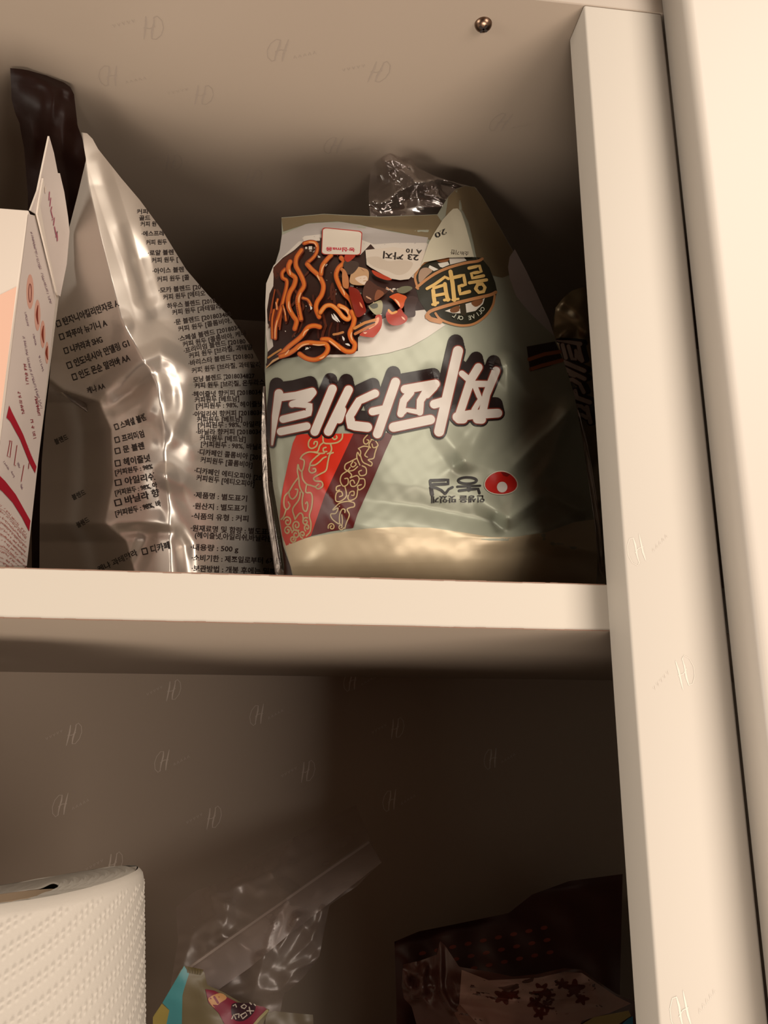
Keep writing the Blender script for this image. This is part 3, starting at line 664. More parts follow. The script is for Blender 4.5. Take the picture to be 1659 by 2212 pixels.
def title(film, T, s, black, brown, white, shadow):
    k = film.lay()
    for pts, w in T[0]:
        w = w if isinstance(w, list) else [w] * len(pts)
        for j in range(4):
            film.stroke(T[1]([(x + shadow[0] * j / 3, y + shadow[1] * j / 3) for x, y in pts]), [(a + 36) * s for a in w], black, off=k)
    film.k += 8; k = film.lay()
    for pts, w in T[0]:
        w = w if isinstance(w, list) else [w] * len(pts)
        film.stroke(T[1](pts), [(a + 14) * s for a in w], brown, off=k)
    film.k += 8; k = film.lay()
    for pts, w in T[0]:
        film.stroke(T[1](pts), [a * s for a in w] if isinstance(w, list) else w * s, white, off=k)
TITLE = [(p, [a * 1.1 for a in w] if isinstance(w, list) else w * 1.1) for p, w in TITLE]
title(F, (TITLE, Z7), 1 / 3.0164, ink(28, 8, 6), ink(128, 44, 24), ink(216, 206, 196), (-14, -58))
b.build('printed_bag', noodle)

# ------------------------------------------------------------------ the second noodle packet, behind, on its side
p2b = rbf([(1195, 650, .135), (1260, 640, .128), (1310, 640, .140), (1190, 850, .130), (1255, 850, .112), (1312, 850, .132), (1200, 1050, .130), (1262, 1050, .112), (1318, 1050, .134), (1210, 1290, .135), (1265, 1290, .125), (1320, 1290, .138)])
def p2g(px, py):
    Y = p2b(px, py) - ripple(px, py, 21, 60, .0012)
    for pts, w in (([(1220, 655, .003), (1265, 690, .004), (1300, 680, .002)], 22), ([(1210, 720, .002), (1250, 705, .004), (1300, 730, .003)], 18)): Y = Y - crease(px, py, pts, w, 2)
    return Y
n2 = empty('noodle_packet', AT(1260, 1250, .14), 'dim second noodle packet on its side behind the front packet beside the right stile', 'noodle packet', 'instant noodle packets')
n2.location.z = 0
b = MB(); F = Film(p2g, b)
xe = lambda py: 1335
g2 = coons([(1200, 665), (1215, 645), (1235, 628), (1262, 619), (xe(640), 626)], [(x, shelf_py(p2b, x)) for x in (1205, 1240, 1275, xe(1250))],
           [(1200, 665), (1192, 760), (1195, 900), (1200, 1100), (1205, shelf_py(p2b, 1205))], [(xe(y), y) for y in (626, 750, 900, 1050, 1200)] + [(xe(1250), shelf_py(p2b, xe(1250)))], 40, 110)
F.sheet(g2, mat('brown_gold_foil', (0.16, 0.115, 0.06, 1), 0.36, metal=0.5), thick=lambda x, y, Y: np.maximum(Y + .01, .175), minz=.0005)
TM = lambda L: [(1257 - (y - 365) * .155 + (x - 80) * .012, 735 + (x - 80) * .166) for x, y in L]
title(F, ([t for t in TITLE if t[0][0][0] < 1100], TM), .16, ink(28, 8, 6), ink(90, 34, 20), ink(178, 158, 146), (-14, -58))
b.build('printed_bag', n2)
# ------------------------------------------------------------------ the silver coffee pouch
RDG = np.array([(178, 270), (182, 330), (192, 400), (215, 500), (240, 600), (262, 690), (308, 775), (340, 830), (352, 900), (357, 1000), (365, 1090), (370, 1240), (372, 1320)], float)
RDY = np.array([(270, .046), (400, .044), (600, .036), (690, .033), (775, .030), (850, .032), (1000, .030), (1240, .032), (1320, .036)], float)
CF = [([(212, 350, .0008), (250, 470, .0016), (292, 600, .0018), (316, 680, .001)], 20),
      ([(268, 480, 0), (296, 560, -.0052), (314, 640, -.003)], 26), ([(330, 600, .001), (360, 650, .003), (430, 700, .0015)], 40),
      ([(262, 690, .001), (268, 705, .003), (262, 740, .001)], 20),
      ([(230, 845, .006), (268, 812, .0045), (308, 782, .005), (347, 763, .0055), (412, 800, .004), (490, 812, .005), (560, 790, .004)], 30),
      ([(238, 880, -.003), (285, 850, -.007), (312, 815, -.004)], 24), ([(330, 860, .002), (318, 900, .003), (330, 950, .001)], 18),
      ([(360, 800, -.001), (372, 850, -.0022), (378, 890, -.001)], 16), ([(405, 820, .001), (395, 880, .002), (368, 950, .002)], 22),
      ([(357, 1028, .005), (392, 1046, .0045), (428, 1072, .001)], 26), ([(357, 1028, .004), (375, 1090, .003), (415, 1180, .001)], 24),
      ([(362, 930, .002), (410, 965, .0035), (440, 950, .0015)], 30), ([(540, 800, .003), (470, 930, .003), (405, 1010, .002)], 46),
      ([(275, 900, -.002), (320, 915, -.005), (348, 935, -.002)], 22),
      ([(222, 1140, .006), (250, 1128, .004), (340, 1128, .003), (368, 1140, .002)], 26), ([(255, 1148, -.002), (300, 1146, -.006), (360, 1150, -.003)], 14),
      ([(300, 1160, 0), (318, 1165, -.005), (296, 1220, -.003)], 22), ([(370, 1120, 0), (398, 1180, -.004), (404, 1240, -.003)], 20)]
def coffee_g(px, py):
    xr = np.interp(py, RDG[:, 1], RDG[:, 0]); yr = np.interp(py, RDY[:, 0], RDY[:, 1])
    dl = np.maximum(0, xr - px); dr = np.maximum(0, px - xr)
    low = np.clip((py - 780) / 120, 0, 1)
    Y = yr + np.minimum(.00030 * dl, .042 + .00012 * dl) * (1 - low) + .00017 * dl * low + .00012 * dr + .0000006 * dr * dr
    xb = np.interp(py, [780, 815, 845, 870, 930, 1040, 1130, 1170, 1240, 1330], [60, 100, 140, 215, 240, 243, 226, 272, 292, 300])
    q = np.maximum(0, xb - px); Y = Y + .022 * (1 - np.exp(-q * q / (q + 14) * .0022 / .022)) + .00046 * q * low   # the gusset tucked in below
    Y = Y - .007 * np.exp(-((px - 300) / 55) ** 2 - ((py - 1030) / 95) ** 2)             # and the swelling beside it
    for pts, w in CF: Y = Y - crease(px, py, pts, w, 7)
    return Y - ripple(px, py, 31, 120, .0005)
coffee = empty('coffee_pouch', AT(330, 1280, .08), 'tall crumpled silver foil coffee pouch with black printed lists standing left of the noodle packet', 'coffee pouch')
coffee.location.z = 0
M_SILV = mat('silver_foil', (0.60, 0.545, 0.49, 1), 0.40, metal=0.88)
b = MB(); F = Film(coffee_g, b)
CR = [(200, 300), (212, 322), (262, 385), (302, 432), (352, 500), (402, 582), (452, 640), (502, 690), (542, 748), (565, 790), (600, 870), (625, 960), (640, 1100)]
CL = [(176, 286), (186, 345), (168, 420), (150, 490), (132, 600), (120, 690), (112, 760), (106, 830), (98, 900), (90, 1000), (86, 1100)]
yb = lambda x: shelf_py(coffee_g, x)
grid = coons([(176, 286), (188, 288), (200, 300)], [(x, yb(x)) for x in np.linspace(84, 640, 40)], CL + [(84, yb(84))], CR + [(640, yb(640))], 170, 230)
F.sheet(grid, M_SILV, thick=lambda x, y, Y: np.maximum(Y + .003, .03 + np.interp(y, [290, 500, 900], [.025, .062, .075])), minz=.0005)
PRT = ink(34, 20, 16, rough=.5)
xright = lambda y: float(np.interp(y, [p[1] for p in CR], [p[0] for p in CR])) - 4
LIST = [(399, 272, '커피 원두 [브라질'), (414, 281, '·라떼 블렌드'), (429, 286, '커피 원두'), (447, 291, '브라운 블렌드'), (461, 296, '커피 원두 ['), (475, 301, '골드 블렌드'), (488, 304, '커피 원두 ['),
        (509, 306, '·에스프레소 블렌드'), (528, 316, '커피 원두 [브라질'), (551, 320, '·로얄 블렌드 [2018'), (567, 328, '커피 원두 [에티오피아'), (590, 330, '·아이스 블렌드 [20180'), (608, 340, '커피 원두 [콜롬비아, 브라질'),
        (632, 343, '·모카 블렌드 [20180348'), (647, 353, '커피 원두 [에티오피아, 브라질'), (666, 362, '하우스 블렌드 [20180348'), (680, 373, '커피 원두 [과테말라, 브라질'), (701, 377, '·문 블렌드 [2018034827'), (716, 386, '커피 원두 [콜롬비아, 브라질'),
        (737, 386, '·스페셜 블렌드 [20180348'), (749, 396, '커피 원두 [콜롬비아, 케냐'), (763, 398, '·프리미엄 블렌드 [20180'), (774, 409, '커피 원두 [브라질, 과테말라'), (790, 408, '·바리스타 블렌드 [201803'), (806, 415, '커피 원두 [브라질, 과테말라'),
        (826, 418, '모닝 블렌드 [2018034827'), (838, 421, '커피 원두 [브라질, 온두라스'), (857, 415, '·헤이즐넛 향커피 [2018034'), (869, 421, '커피원두 [베트남]'), (882, 424, '[커피원두 : 98%, 헤이즐넛'),
        (900, 417, '·아일리쉬 향커피 [20180348'), (912, 426, '커피원두 [베트남]'), (924, 428, '[커피원두 : 98%, 아일리쉬'), (938, 424, '·바닐라 향커피 [20180348'), (951, 432, '커피원두 [베트남]'), (964, 434, '[커피원두 : 98%, 바닐라향 2%]'),
        (981, 427, '·디카페인 콜롬비아 [2018034827'), (998, 433, '커피원두 [콜롬비아]'), (1021, 420, '·디카페인 에티오피아 [2018034827'), (1037, 424, '커피원두 [에티오피아]'),
        (1074, 419, '·제품명 : 별도표기'), (1098, 417, '·원산지 : 별도표기'), (1120, 414, '·식품의 유형 : 커피'), (1146, 412, '·원재료명 및 함량 : 별도표기'), (1161, 421, '(헤이즐넛,아일리쉬,바닐라는 커피원두 98%'),
        (1187, 412, '·내용량 : 500 g'), (1210, 414, '·소비기한 : 제조일로부터 6개월'), (1233, 414, '·보관방법 : 개봉 후에는 밀폐된 용기에')]
for y, x, t in LIST:
    h = float(np.interp(y, [400, 600, 800, 1000, 1230], [11, 13, 13.5, 14.5, 15.5]))
    sl = float(np.interp(y, [400, 600, 690, 740, 800, 850, 930, 985, 1030, 1100, 1160, 1235], [.02, -.06, -.14, -.20, -.10, -.04, -.02, .10, .12, .05, .05, .04]))
    adv = h * .80
    n = len(t); x1 = min(xright(y + sl * 60), 612, x + sum(adv if c > '~' else adv * .55 for c in t))
    while n > 2 and x + sum(adv if c > '~' else adv * .55 for c in t[:n]) > x1 + 2: n -= 1
    if n < 3: continue
    w = sum(adv if c > '~' else adv * .55 for c in t[:n])
    F.text_along(t[:n], (x, y), (x + w, y + sl * w), h, PRT, .02, off=.00022, bend=(-3 if 750 < y < 830 else 0))
for t, p0, p1, h in (('□ 탄자니아킬리만자로 A', (123, 707), (258, 660), 19), ('□ 파푸아 뉴기니 A', (130, 735), (232, 703), 18), ('□ 니카라과 SHG', (140, 765), (222, 739), 18), ('□ 인도네시아 만델링 G1', (147, 797), (280, 747), 19),
                     ('□ 인도 몬순 말라바 AA', (158, 822), (282, 778), 19), ('케냐 AA', (190, 850), (228, 838), 16), ('□ 스페셜 블렌', (249, 929), (316, 906), 17), ('□ 프리미엄', (249, 957), (312, 942), 17), ('□ 문 블렌', (249, 981), (312, 968), 17),
                     ('□ 헤이즐넛', (249, 1008), (325, 995), 18), ('[커피원두 : 98%', (249, 1026), (330, 1012), 14), ('□ 아일리쉬', (249, 1050), (335, 1035), 18), ('[커피원두 : 98%, 아', (249, 1070), (340, 1052), 14),
                     ('□ 바닐라 향', (249, 1094), (345, 1070), 19), ('[커피원두 : 98%, 바', (250, 1115), (348, 1092), 15), ('□ 디카페', (308, 1199), (368, 1184), 19), ('케냐 과테말라', (214, 1236), (298, 1198), 16),
                     ('블렌드', (120, 960), (148, 948), 14), ('블렌드', (158, 1080), (186, 1067), 14), ('블렌드', (168, 1140), (194, 1126), 14)):
    F.text_along(t, p0, p1, h, PRT, .02, off=.00022)
b.build('foil_pouch', coffee)

# ------------------------------------------------------------------ the open carton at the left
BX, BY0, BY1, BZ = -.1112, .005, .0555, .1487
carton = empty('carton', (BX - .045, .03, 0), 'cream and pink carton with its top flap open beside the silver pouch', 'carton')
M_CARD = mat('coated_card', (0.52, 0.45, 0.385, 1), 0.45, spec=.4)
M_CARD_SHADE = mat('coated_card_shaded', (0.47, 0.40, 0.36, 1), 0.45, spec=.4)  # same card, with the dimmer light on side and flap put into its colour
M_RAW = mat('card_edge', (0.36, 0.27, 0.18, 1), .8)
b = MB(); b.box((BX - .09, BY0, .0004), (BX, BY1, BZ), M_CARD, .0005, 2)
FF = Film(None, b, flat=lambda P, off: AT(P[:, 0], P[:, 1], np.full(len(P), BY0 - off)))
PINK = ink(242, 196, 172)
FF.poly([(-330, 800), (36, 619), (-16, 1040), (-30, 1120), (-330, 1150)], PINK, 0, step=200)
def onx(P, off): return np.array([at_x(x, y, BX + off) for x, y in P])
SF = Film(None, b, flat=onx)
SF.poly([(61, 462), (76, 466), (121, 640), (58, 1222), (-46, 1222), (0, 960)], M_CARD_SHADE, 0, step=200)
SF.stroke([(76, 464), (100, 550), (122, 640)], 1.6, M_RAW)
PKL, DKR, MAG, GRY = ink(226, 170, 150), ink(120, 30, 24), ink(176, 22, 46), ink(150, 120, 130)
for cx, cy, rx, ry in ((65, 630, 8, 38), (81, 681, 6.5, 34), (92.5, 722, 5.5, 30), (101.5, 762, 4, 24)):
    SF.poly([(cx + rx * math.cos(a) + .0 * a, cy + ry * math.sin(a)) for a in [k * .3927 for k in range(16)]], PKL, 0, step=300)
SF.stroke([(65 + 3 * math.cos(a), 633 + 20 * math.sin(a)) for a in [k * .3927 for k in range(17)]], 1.4, DKR)
for cx, cy, h in ((81, 680, 20), (93, 722, 18), (101.5, 762, 14)): SF.stroke([(cx + 1, cy - h), (cx - 1, cy), (cx + 1.5, cy + h)], [1.5, 4.5, 1.5], ink(140, 50, 30), smooth=4)
r4 = random.Random(9)
def scribble(film, pts, h, m, n, w=1.0):           # a line of small print too fine to read
    Q = polyline_at(pts, np.linspace(0, 1, n))
    for i, (x, y) in enumerate(Q):
        if r4.random() < .14: continue
        a = r4.uniform(-.5, .5); film.stroke([(x - h * .5 + a, y + r4.uniform(-2, 2)), (x + h * .5 + a, y + r4.uniform(-2, 2))], w, m, off=.0003, step=30)
        if r4.random() < .5: film.stroke([(x + r4.uniform(-.4, .4) * h, y - 1.6), (x + r4.uniform(-.4, .4) * h, y + 1.8)], w, m, off=.0003, step=30)
scribble(SF, [(68, 503), (84, 570), (110, 655)], 4.2, GRY, 44)
scribble(SF, [(50, 720), (66, 800), (90, 880)], 4.4, GRY, 44)
scribble(SF, [(55, 676), (61, 704)], 3.4, GRY, 9); scribble(SF, [(73, 722), (77, 744)], 3, GRY, 8); scribble(SF, [(84, 765), (93, 800)], 3, GRY, 9)
for L in ([(54, 788), (60, 828)], [(41, 848), (52, 900)], [(78, 858), (85, 896)], [(69, 908), (76, 950)]): scribble(SF, L, 5.2, ink(150, 60, 70), 14, 1.3)
SF.poly([(20, 876), (26, 890), (50, 938), (66, 980), (79, 1008), (76, 1022), (64, 1000), (44, 950), (22, 910), (14, 902)], MAG, 0, step=300)
SF.poly([(0, 1028), (12, 1040), (34, 1068), (52, 1100), (66, 1125), (63, 1148), (48, 1118), (28, 1086), (6, 1062), (-14, 1046)], MAG, 0, step=300)
scribble(SF, [(40, 922), (58, 962), (68, 986)], 4, ink(222, 150, 160), 16, 1.0); scribble(SF, [(2, 1046), (14, 1062)], 5, ink(222, 150, 160), 7, 1.2)
for L in ([(22, 953), (16, 985), (22, 988), (26, 953), (20, 952)], [(37, 962), (31, 1004), (34, 1006)], [(52, 1005), (46, 1040)], [(63, 1000), (62, 1012)]): SF.stroke(L, 1.3, ink(170, 50, 60))
scribble(SF, [(9, 998), (18, 1012)], 3, GRY, 6); scribble(SF, [(39, 1000), (42, 1008)], 3, GRY, 4); scribble(SF, [(26, 1020), (31, 1032)], 3, GRY, 5); scribble(SF, [(46, 1046), (48, 1055)], 3, GRY, 5)
for k in range(11):
    scribble(SF, [(-26 - k * 1.5, 1072 + k * 13), (10, 1098 + k * 12), (56 - k * .5, 1152 + k * 10)], 3.2, ink(190, 120, 110), 34, .9)
for k in range(5): SF.stroke([(-30, 1080 + k * 30), (10, 1104 + k * 28), (58, 1160 + k * 22)], .8, ink(200, 140, 128), off=.00035)
b.build('box_body', carton)
def slab(pts, x0, x1, m, name, medge):
    b = MB(); n = len(pts); A = [at_x(x, y, x0) for x, y in pts]; B_ = [at_x(x, y, x0) + Vector((x1 - x0, 0, 0)) for x, y in pts]
    tri = tessellate_polygon([[Vector((p.y, p.z, 0)) for p in A]])
    b.add(A + B_, [list(t) for t in tri] + [[n + i for i in t[::-1]] for t in tri], m, False)
    b.add(A + B_, [[i, (i + 1) % n, n + (i + 1) % n, n + i] for i in range(n)], medge, False)
    return b
FL = [(62.5, 454), (78, 412), (92, 345), (102.8, 294), (113, 330), (122, 376), (126, 374), (135.6, 415), (144, 470), (147, 500), (141, 570), (127, 640), (121, 636), (77, 463)]
b = slab(FL, BX + .0001, BX + .0008, M_CARD_SHADE, 'flap', M_CARD)
LF = Film(None, b, flat=lambda P, off: np.array([at_x(x, y, BX + .0008 + off) for x, y in P]))
for L in ([(107, 415), (106, 432)], [(110, 428), (108, 445)], [(112, 447), (110, 455), (114, 470)], [(113, 475), (118, 470), (116, 486)], [(118, 490), (121, 505)], [(121, 512), (124, 500), (124, 520)]): LF.stroke(L, 2.2, ink(176, 90, 110))
LF.stroke([(98, 404), (98, 415)], 2.6, ink(236, 214, 198))
b.build('top_flap', carton)
b = slab([(77, 462), (80, 440), (90, 385), (92, 400), (83, 445), (100, 540), (122, 638), (119, 632), (98, 548)], BX + .0009, BX + .0016, M_CARD, 'tuck', M_CARD)
b.build('tuck_flap', carton)

# ------------------------------------------------------------------ the dark pouch behind carton and coffee
db = rbf([(22, 146, .0475), (90, 160, .051), (160, 205, .058), (25, 230, .060), (90, 230, .052), (168, 270, .064), (50, 320, .078), (120, 320, .070), (190, 340, .080), (60, 480, .105), (130, 480, .094), (210, 480, .112), (80, 700, .150), (150, 700, .142), (230, 700, .155), (80, 1000, .21), (150, 1000, .208), (230, 1000, .21), (80, 1330, .215), (150, 1330, .213), (230, 1330, .215)])
DFC = [([(30, 160, .001), (80, 172, .003), (150, 200, .003)], 14), ([(100, 188, .001), (118, 205, .003), (112, 260, .001)], 18), ([(60, 250, .0), (75, 300, .003), (70, 360, 0)], 20), ([(140, 230, .001), (135, 330, .003), (150, 430, .001)], 24)]
def dark_g(px, py):
    Y = db(px, py) - ripple(px, py, 41, 60, .0008)
    for pts, w in DFC: Y = Y - crease(px, py, pts, w, 2)
    return Y
dark = empty('pouch', (-.15, .13, 0), 'glossy blackish brown pouch reaching up to the cupboard top behind the open carton', 'pouch')
b = MB(); F = Film(dark_g, b)
grid = coons([(22, 147), (45, 149), (62, 152), (100, 163), (138, 178), (152, 188), (160, 204)], [(x, shelf_py(dark_g, x)) for x in (70, 110, 150, 190, 235)],
             [(22, 147), (24, 185), (25, 215), (33, 245), (42, 265), (46, 290), (52, 320), (60, 420), (62, 600), (66, 900), (70, shelf_py(dark_g, 70))],
             [(160, 204), (164, 240), (167, 270), (180, 305), (196, 345), (206, 420), (214, 600), (228, 900), (235, shelf_py(dark_g, 235))], 50, 130)
F.sheet(grid, mat('black_brown_film', (0.016, 0.006, 0.004, 1), 0.48, spec=.16, bump=(70, .0006)), thick=lambda x, y, Y: Y + .02, minz=.0005)
b.build('film_bag', dark)

# ------------------------------------------------------------------ clear multipack wrapper around and behind the packet
wb = rbf([(805, 340, .105), (870, 335, .098), (935, 380, .094), (1020, 404, .092), (800, 440, .098), (900, 450, .092), (965, 430, .090), (850, 400, .106), (905, 400, .088)])
r5 = random.Random(21)
WF = [([(r5.uniform(800, 980), r5.uniform(330, 450), .001), (r5.uniform(800, 980), r5.uniform(330, 450), .006), (r5.uniform(800, 980), r5.uniform(330, 450), .001)], r5.uniform(12, 26)) for _ in range(16)]
WF += [([(925, 380, .002), (942, 400, .007), (948, 420, .004), (965, 440, .002)], 10), ([(940, 385, .003), (970, 392, .007), (1000, 402, .003)], 9), ([(880, 340, .002), (900, 385, .006), (930, 400, .002)], 16)]
def wrap_g(px, py):
    Y = wb(px, py)
    for pts, w in WF: Y = Y - crease(px, py, pts, w, 1.0)
    return Y
M_CLEAR = clear_film('clear_wrap', (0.93, 0.90, 0.89, 1), 0.20, 0.12, 0.05)
wr = empty('plastic_wrapper', AT(900, 1270, .09), 'crumpled clear plastic multipack wrapper sticking up behind the front noodle packet', 'wrapper')
wr.location.z = 0
b = MB(); F = Film(wrap_g, b)
grid = coons([(806, 338), (835, 329), (868, 330), (890, 342), (902, 362), (934, 378), (965, 389), (1000, 398), (1030, 407)], [(800, 475), (860, 480), (910, 485), (960, 480), (1000, 470), (1035, 455)],
             [(806, 338), (800, 370), (796, 420), (800, 475)], [(1030, 407), (1035, 430), (1035, 455)], 70, 50)
F.sheet(grid, M_CLEAR)
b.build('loose_end', wr)
# the sleeve of the wrapper: its edges show past the packet's left side and its lower right corner
for top, bot_, lf, rt in (([(568, 835), (600, 830)], [600, 655], [(568, 835), (564, 950), (570, 1080), (588, 1190)], [(600, 830), (606, 950), (614, 1080), (634, 1190)]),
                          ([(1235, 885), (1254, 885)], [1280, 1313], [(1235, 885), (1258, 1000), (1272, 1130)], [(1254, 885), (1277, 1000), (1297, 1130)])):
    b = MB(); inner = 1 if lf[0][0] < 900 else 0
    rim = (lambda px, py: .0605 - .0001 * (px - 566) - crease(px, py, [(572, 840, .001), (580, 1050, .003), (606, 1230, .002)], 9, 1)) if inner else (lambda px, py: pack_base(np.minimum(px, np.interp(py, [885, 1000, 1130, 1250], [1246, 1264, 1282, 1290])), py) + .007 - crease(px, py, [(1250, 890, .001), (1276, 1000, .003), (1298, 1140, .003), (1305, 1230, .002)], 9, 1))
    F = Film(rim, b)
    F.sheet(coons(top, [(x, shelf_py(rim, x)) for x in bot_], lf + [(bot_[0], shelf_py(rim, bot_[0]))], rt + [(bot_[1], shelf_py(rim, bot_[1]))], 14, 70), M_CLEAR, minz=.0005)
    b.build('sleeve_edge', wr)
# ------------------------------------------------------------------ lower shelf: paper towel roll
RT, TC, ZT = .0545, Vector((-.1080, .0720, 0)), -.1225
M_PAPER = mat('embossed_paper', (0.42, 0.38, 0.33, 1), 0.85, spec=.2, bump=(900, .00006))
M_CORE = mat('cardboard_core', (0.28, 0.20, 0.13, 1), .85)
towel = empty('paper_towel_roll', (TC.x, TC.y, ZB), 'white embossed paper towel roll standing at the lower left', 'paper towel roll')
LEAN = Matrix.Rotation(math.radians(-6.0), 3, 'Y') @ Matrix.Rotation(math.radians(-4.2), 3, 'X')
def lean(mb):                                      # the roll leans back and to the left on its bottom edge
    c = Vector((TC.x, TC.y, ZB)); mb.v = [tuple(c + LEAN @ (Vector(v) - c) + Vector((.021, -.014, .0068))) for v in mb.v]
def emboss(sx, z):
    h = np.zeros_like(sx)
    for off, sl in ((0.0, .55),):
        v = (z - sl * sx + .0005 * np.sin(sx * 200)) / .0078
        row = np.round(v); dv = (v - row) * .0078
        u = (sx + (row % 2) * .0011) / .0023
        du = (u - np.round(u)) * .0023
        h = np.maximum(h, np.clip(1 - (dv ** 2 + du ** 2) / .0008 ** 2, 0, 1))
        v2 = v + .28; row2 = np.round(v2); dv2 = (v2 - row2) * .0078
        h = np.maximum(h, .8 * np.clip(1 - (dv2 ** 2 + du ** 2) / .0007 ** 2, 0, 1))
    return h
b = MB(); n = 900
zs = np.concatenate([np.linspace(ZB + .0005, ZT - .068, 8), np.linspace(ZT - .066, ZT - .004, 110), [ZT - .0022, ZT - .001, ZT - .0003, ZT]])
th = np.linspace(0, 2 * math.pi, n, endpoint=False)
A, Z = np.meshgrid(th, zs)
rad = RT + .00055 * emboss(A * RT, Z) * (Z < ZT - .005) * (Z > ZT - .067) + .00035 * np.sin(A * 3 + 1)
edge = np.clip((Z - (ZT - .0035)) / .0035, 0, 1); rad = rad - .0022 * edge ** 2
P = np.stack([TC.x + rad * np.cos(A), TC.y + rad * np.sin(A), Z + .0016 * np.sin(A * 2 + .6) * np.clip((Z - ZB) / .2, 0, 1)], -1)
m_ = len(zs)
b.add(P.reshape(-1, 3), [[j * n + i, j * n + (i + 1) % n, (j + 1) * n + (i + 1) % n, (j + 1) * n + i] for j in range(m_ - 1) for i in range(n)], M_PAPER)
th5 = th[::10]
rings = np.linspace(RT - .0024, .0215, 46)
vs = []
for k, r in enumerate(rings):
    for a in th5: vs.append((TC.x + r * math.cos(a), TC.y + r * math.sin(a), ZT - .0002 - (.0009 if k % 2 else 0) - .002 * (k / 45) + .0016 * math.sin(a * 2 + .6) + .0004 * math.sin(a * 9 + k)))
q = len(th5)
b.add(vs, [[j * q + i, j * q + (i + 1) % q, (j + 1) * q + (i + 1) % q, (j + 1) * q + i] for j in range(45) for i in range(q)], M_PAPER)
lean(b); b.build('paper_roll', towel)
b = MB(); b.lathe(Vector((TC.x, TC.y, ZB + .0008)), [(.0212, 0), (.0212, ZT - ZB - .004), (.0198, ZT - ZB - .004), (.0198, 0)], M_CORE, 64, close=True)
lean(b); b.build('cardboard_core', towel)

# ------------------------------------------------------------------ snack sachets standing in the clear zip bag
ZS = lambda L: [(300 + x / 3.19, 1950 + y / 3.19) for x, y in L]
def sachet(name, label, outline_top, left, right, base, prints, colm, seed, thickk):
    o = empty(name, AT(left[-1][0] + 60, 2300, .1), label, 'snack sachet')
    o.location.z = ZB
    g = lambda px, py: base(px, py) + .085 - ripple(px, py, seed, 60, .0008)
    b = MB(); F = Film(g, b)
    xs = (left[-1][0], right[-1][0])
    grid = coons(outline_top, [(x, shelf_py(g, x, ZB + .0008)) for x in np.linspace(xs[0], xs[1], 8)], left + [(xs[0], shelf_py(g, xs[0], ZB + .0008))], right + [(xs[1], shelf_py(g, xs[1], ZB + .0008))], 70, 90)
    F.sheet(grid, colm, thick=lambda x, y, Y: Y + thickk, minz=ZB + .0006)
    prints(F)
    b.build('printed_sachet', o)
    return o
TQ, YE, OL, BG, MG, PL, CRM = (ink(*c, k=.42) for c in ((96, 176, 180), (196, 172, 92), (112, 92, 32), (140, 124, 92), (160, 44, 70), (70, 40, 48), (200, 184, 130)))
sbase = rbf([(395, 2085, .085), (445, 2105, .088), (335, 2190, .086), (470, 2200, .078), (590, 2185, .092), (330, 2600, .07), (480, 2600, .06), (600, 2600, .075), (330, 3200, .07), (600, 3200, .075)])
def pr1(F):
    F.poly(ZS([(312, 434), (345, 490), (310, 600), (300, 640), (296, 836), (300, 1200), (150, 1200), (188, 836), (210, 740), (162, 690)]), TQ, 0)
    F.poly(ZS([(158, 696), (210, 742), (190, 836), (160, 1000), (100, 1000), (96, 790)]), YE, 0)
    F.poly(ZS([(316, 436), (380, 448), (445, 462), (428, 500), (345, 486)]), OL, 0)
    for k in range(6): F.stroke(ZS([(330 + k * 20, 442 + k * 4), (336 + k * 17, 482 + k * 3)]), 1.6, ink(80, 64, 20))
    F.poly(ZS([(458, 596), (520, 606), (600, 646), (690, 694), (860, 716), (890, 740), (800, 836), (740, 1000), (640, 1000), (590, 836), (550, 760), (480, 690)]), MG, 0)
    F.poly(ZS([(482, 655), (560, 622), (606, 655), (560, 690), (520, 722), (490, 690)]), ink(206, 150, 96), 3)
    F.stroke(ZS([(520, 650), (545, 690)]), 5, MG)
    F.poly(ZS([(640, 700), (720, 690), (800, 705), (790, 760), (720, 815), (650, 800)]), PL, 3)
    for L in ([(650, 710), (665, 700), (672, 718)], [(705, 715), (725, 700), (742, 712), (728, 730), (708, 722)], [(745, 745), (790, 745)], [(760, 720), (770, 765)], [(640, 800), (655, 770), (668, 800)], [(665, 770), (690, 765), (688, 790)], [(700, 775), (735, 755), (745, 775), (715, 800), (705, 780)], [(765, 690), (775, 700)], [(795, 700), (803, 708)]):
        F.stroke(ZS(L), 2.6, ink(200, 186, 170))
    F.stroke(ZS([(884, 745), (830, 800), (780, 860)]), 6, CRM)
sachet('snack_sachet', 'small sachet with a turquoise edge, yellow corner and pink print beside the paper towel roll', [(396, 2086), (420, 2091), (441, 2100), (448, 2128), (480, 2142), (520, 2165), (560, 2172), (582, 2181)],
       [(396, 2086), (352, 2164), (331, 2194), (325, 2260), (322, 2400)], [(582, 2181), (560, 2230), (560, 2400)], sbase, pr1, BG, 61, .012)
sb2 = rbf([(570, 2190, .100), (680, 2190, .105), (570, 2600, .095), (690, 2600, .1), (580, 3200, .095), (690, 3200, .1)])
sachet('snack_sachet', 'plain beige sachet edge behind the pink printed sachet on the lower shelf', [(575, 2182), (630, 2188), (676, 2192)], [(575, 2182), (568, 2300)], [(676, 2192), (682, 2300)], sb2, lambda F: None, mat('beige_film', ink(126, 112, 90).node_tree.nodes['Principled BSDF'].inputs[0].default_value[:], .4), 62, .010)

